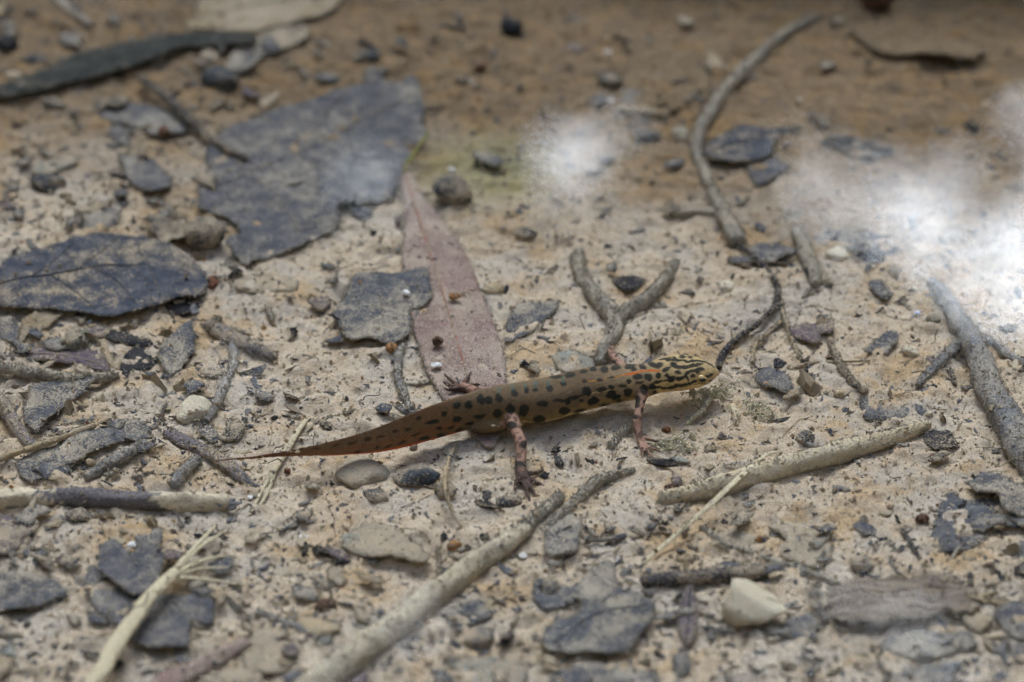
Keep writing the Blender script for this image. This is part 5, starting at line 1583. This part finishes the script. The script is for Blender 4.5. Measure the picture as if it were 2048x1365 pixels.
# ------------------------------------------------------------------ a log added out of view to shade the far bed
m, nt, N, L, bs = nodes_of("shade_log_bark")
v = coord_cm(nt, rnd=False, stretch=(0.3, 1, 1))
tn, tm = noise(nt, v, 1.6, 5, 0.65), noise(nt, v, 0.25, 3)
c = mixc(nt, ramp(nt, tn, 0.35, 0.65), lin(70, 58, 46), lin(108, 92, 74))
L.new(mixc(nt, mathn(nt, 'MULTIPLY', ramp(nt, tm, 0.5, 0.66), 0.6), c, lin(84, 92, 50)), bs.inputs["Base Color"])
bs.inputs["Roughness"].default_value = 0.8
L.new(bump(nt, tn, 0.9, 0.35), bs.inputs["Normal"])
M["log"] = m  # bark of the log added for shade
LP = catmull(np.array([[-46, 24.5, 1.9], [-20, 21.0, 2.1], [0, 18.6, 2.2], [16, 17.0, 2.3], [44, 14.5, 2.6]]), 0.5)
V, F = tube(LP, 3.1 + 0.25 * np.sin(np.arange(len(LP)) * 0.05), seed=5, nseg=40, knob=0.07)
lg = empty("shade_log", [0, 18.6, -0.5])
tag(lg, "brown log added out of view past the wet stone to shade the far silt", "log")
link_mesh("trunk", V, F, M["log"], parent=lg)
for q, (a, b) in enumerate([((-16, 21.5, 4.4), (-13, 24, 8.0)), ((24, 17.0, 4.6), (27, 20, 7.4))]):
    B = catmull(np.array([a, (np.array(a) + b) / 2 + [0.2, 0, 0.3], b]), 0.3)
    V, F = tube(B, np.linspace(0.9, 0.6, len(B)), seed=8 + q, nseg=14, knob=0.1)
    link_mesh("shade_log_branch_stub", V, F, M["log"], parent=lg)

# ------------------------------------------------------------------ trees on the far bank, mirrored in the water
m, nt, N, L, bs = nodes_of("tree_leaf")
v = coord_cm(nt, rnd=False)
ln1 = noise(nt, v, 0.05, 3)
L.new(mixc(nt, ramp(nt, ln1, 0.35, 0.65), lin(58, 78, 34), lin(92, 112, 48)), bs.inputs["Base Color"])
bs.inputs["Roughness"].default_value = 0.6
tl = N.new("ShaderNodeBsdfTranslucent")
tl.inputs[0].default_value = lin(96, 124, 40)
mx = N.new("ShaderNodeMixShader")
mx.inputs[0].default_value = 0.3
out = [q for q in N if q.type == 'OUTPUT_MATERIAL'][0]
L.new(bs.outputs[0], mx.inputs[1])
L.new(tl.outputs[0], mx.inputs[2])
L.new(mx.outputs[0], out.inputs[0])
M["tree_leaf"] = m
m, nt, N, L, bs = nodes_of("tree_bark")
v = coord_cm(nt, rnd=False, stretch=(1, 1, 0.2))
tn = noise(nt, v, 0.5, 4)
L.new(mixc(nt, ramp(nt, tn, 0.35, 0.65), lin(70, 60, 50), lin(104, 92, 78)), bs.inputs["Base Color"])
bs.inputs["Roughness"].default_value = 0.9
L.new(bump(nt, tn, 0.8, 1.0), bs.inputs["Normal"])
M["tree_bark"] = m

# openings in the foliage, seen mirrored on the water: image outlines
GAPS = [([(1540, 340), (1560, 250), (1640, 240), (1730, 270), (1800, 330), (1830, 430), (1870, 580), (1760, 560), (1680, 530), (1590, 470)], 0.88),
        ([(1760, 390), (1800, 330), (1860, 310), (1930, 310), (1975, 270), (2000, 330), (1930, 380), (1930, 420), (2000, 410), (2080, 350), (2060, 290), (1980, 260), (2000, 200), (2340, 150), (2340, 720), (2060, 700), (1960, 660), (1860, 590), (1790, 480)], 0.98),
        ([(1060, 310), (1080, 225), (1180, 205), (1300, 230), (1330, 320), (1260, 365), (1120, 370)], 0.84),
        ([(1000, 330), (1110, 350), (1250, 350), (1270, 440), (1200, 520), (1070, 490), (1000, 420)], 0.72),
        ([(670, 350), (720, 290), (820, 310), (810, 430), (690, 460)], 0.80)]


def in_poly(P, poly):
    x, y = P[:, 0], P[:, 1]
    r = np.zeros(len(P), bool)
    Q = np.array(poly, float)
    for (x1, y1), (x2, y2) in zip(Q, np.roll(Q, -1, 0)):
        r ^= ((y1 > y) != (y2 > y)) & (x < (x2 - x1) * (y - y1) / ((y2 - y1) if y2 != y1 else 1e-9) + x1)
    return r


def tree(label, bx, by, height, rx, ry, nleaf, seed, lean=0.0, leaf=1.0):
    g = np.random.default_rng(seed)
    base = np.array([bx, by, 20.0])
    root = empty("tree", base)
    tag(root, label, "tree", "trees on the far bank")
    topz = height
    tp = np.array([[bx, by, 15.0], [bx + 10, by, height * 0.3], [bx + lean * 0.4, by - 5, height * 0.6], [bx + lean, by, height * 0.9]])
    D = catmull(tp, 12)
    V, F = tube(D, np.linspace(11, 3, len(D)), seed=seed, nseg=12, knob=0.12)
    tk = link_mesh("trunk", V, F, M["tree_bark"], parent=root)
    for q in range(9):
        a, h = g.uniform(0, 6.28), g.uniform(0.3, 0.85)
        s0 = D[int(h * (len(D) - 1))]
        e = s0 + np.array([math.cos(a) * rx * 0.75, math.sin(a) * ry * 0.75, height * 0.22])
        B = catmull(np.array([s0, (s0 + e) / 2 + [0, 0, 12], e]), 10)
        pj = project(np.column_stack([B[:, :2], 2 * ZW - B[:, 2]]))
        if any(in_poly(pj, po).any() for po, _ in GAPS):
            continue
        V, F = tube(B, np.linspace(4, 1, len(B)), seed=seed + q, nseg=8, knob=0.1)
        link_mesh("limb", V, F, M["tree_bark"], parent=tk)
    u = g.normal(0, 1, (nleaf, 3))
    u /= np.linalg.norm(u, axis=1, keepdims=True)
    r = g.random(nleaf) ** 0.45
    c = np.array([bx + lean * 0.5, by, height * 0.56])
    P = c + u * r[:, None] * np.array([rx, ry, height * 0.47])
    P = P + 14 * np.stack([vnoise3(P[:, 0] / 40, P[:, 1] / 40, P[:, 2] / 40, 130 + k) for k in range(3)], 1)
    pj = project(np.column_stack([P[:, :2], 2 * ZW - P[:, 2]]))
    keep = np.ones(nleaf, bool)
    for po, pr in GAPS:
        keep &= ~(in_poly(pj, po) & (g.random(nleaf) < pr))
    P = P[keep]
    k = len(P)
    d = g.normal(0, 1, (k, 3))
    d[:, 2] -= 0.5
    d /= np.linalg.norm(d, axis=1, keepdims=True)
    w = np.cross(d, g.normal(0, 1, (k, 3)))
    w /= np.linalg.norm(w, axis=1, keepdims=True)
    nn = np.cross(d, w)
    ll, ww = g.uniform(9, 15, k)[:, None] * leaf, g.uniform(5, 8, k)[:, None] * leaf
    A = P - d * ll / 2
    B = P + w * ww / 2 + nn * 0.8
    Cc = P + d * ll / 2
    Dd = P - w * ww / 2 + nn * 0.8
    V = np.stack([A, B, Cc, Dd], 1).reshape(-1, 3)
    q4 = np.arange(k)[:, None] * 4
    F = np.concatenate([q4 + [0, 1, 2], q4 + [0, 2, 3]], 0)
    link_mesh("crown", V, F, M["tree_leaf"], parent=root, smooth=False)


tree("tall leafy tree on the far bank, mirrored over the newt and the pinkish leaf", -30, 520, 400, 200, 90, 74000, 201, leaf=0.6)
tree("leafy tree on the far bank with sky gaps mirrored over the thick grey root", 170, 540, 412, 190, 90, 68000, 202, lean=15, leaf=0.6)
tree("leafy tree on the far bank standing beside the tall leafy tree's trunk", -270, 500, 430, 190, 100, 11000, 203)
tree("outermost bushy tree on the far bank beyond the tree with sky gaps", 400, 470, 430, 190, 110, 10000, 204)

# helper keys are not part of the scene
for o in bpy.data.objects:
    if "_o" in o:
        del o["_o"]
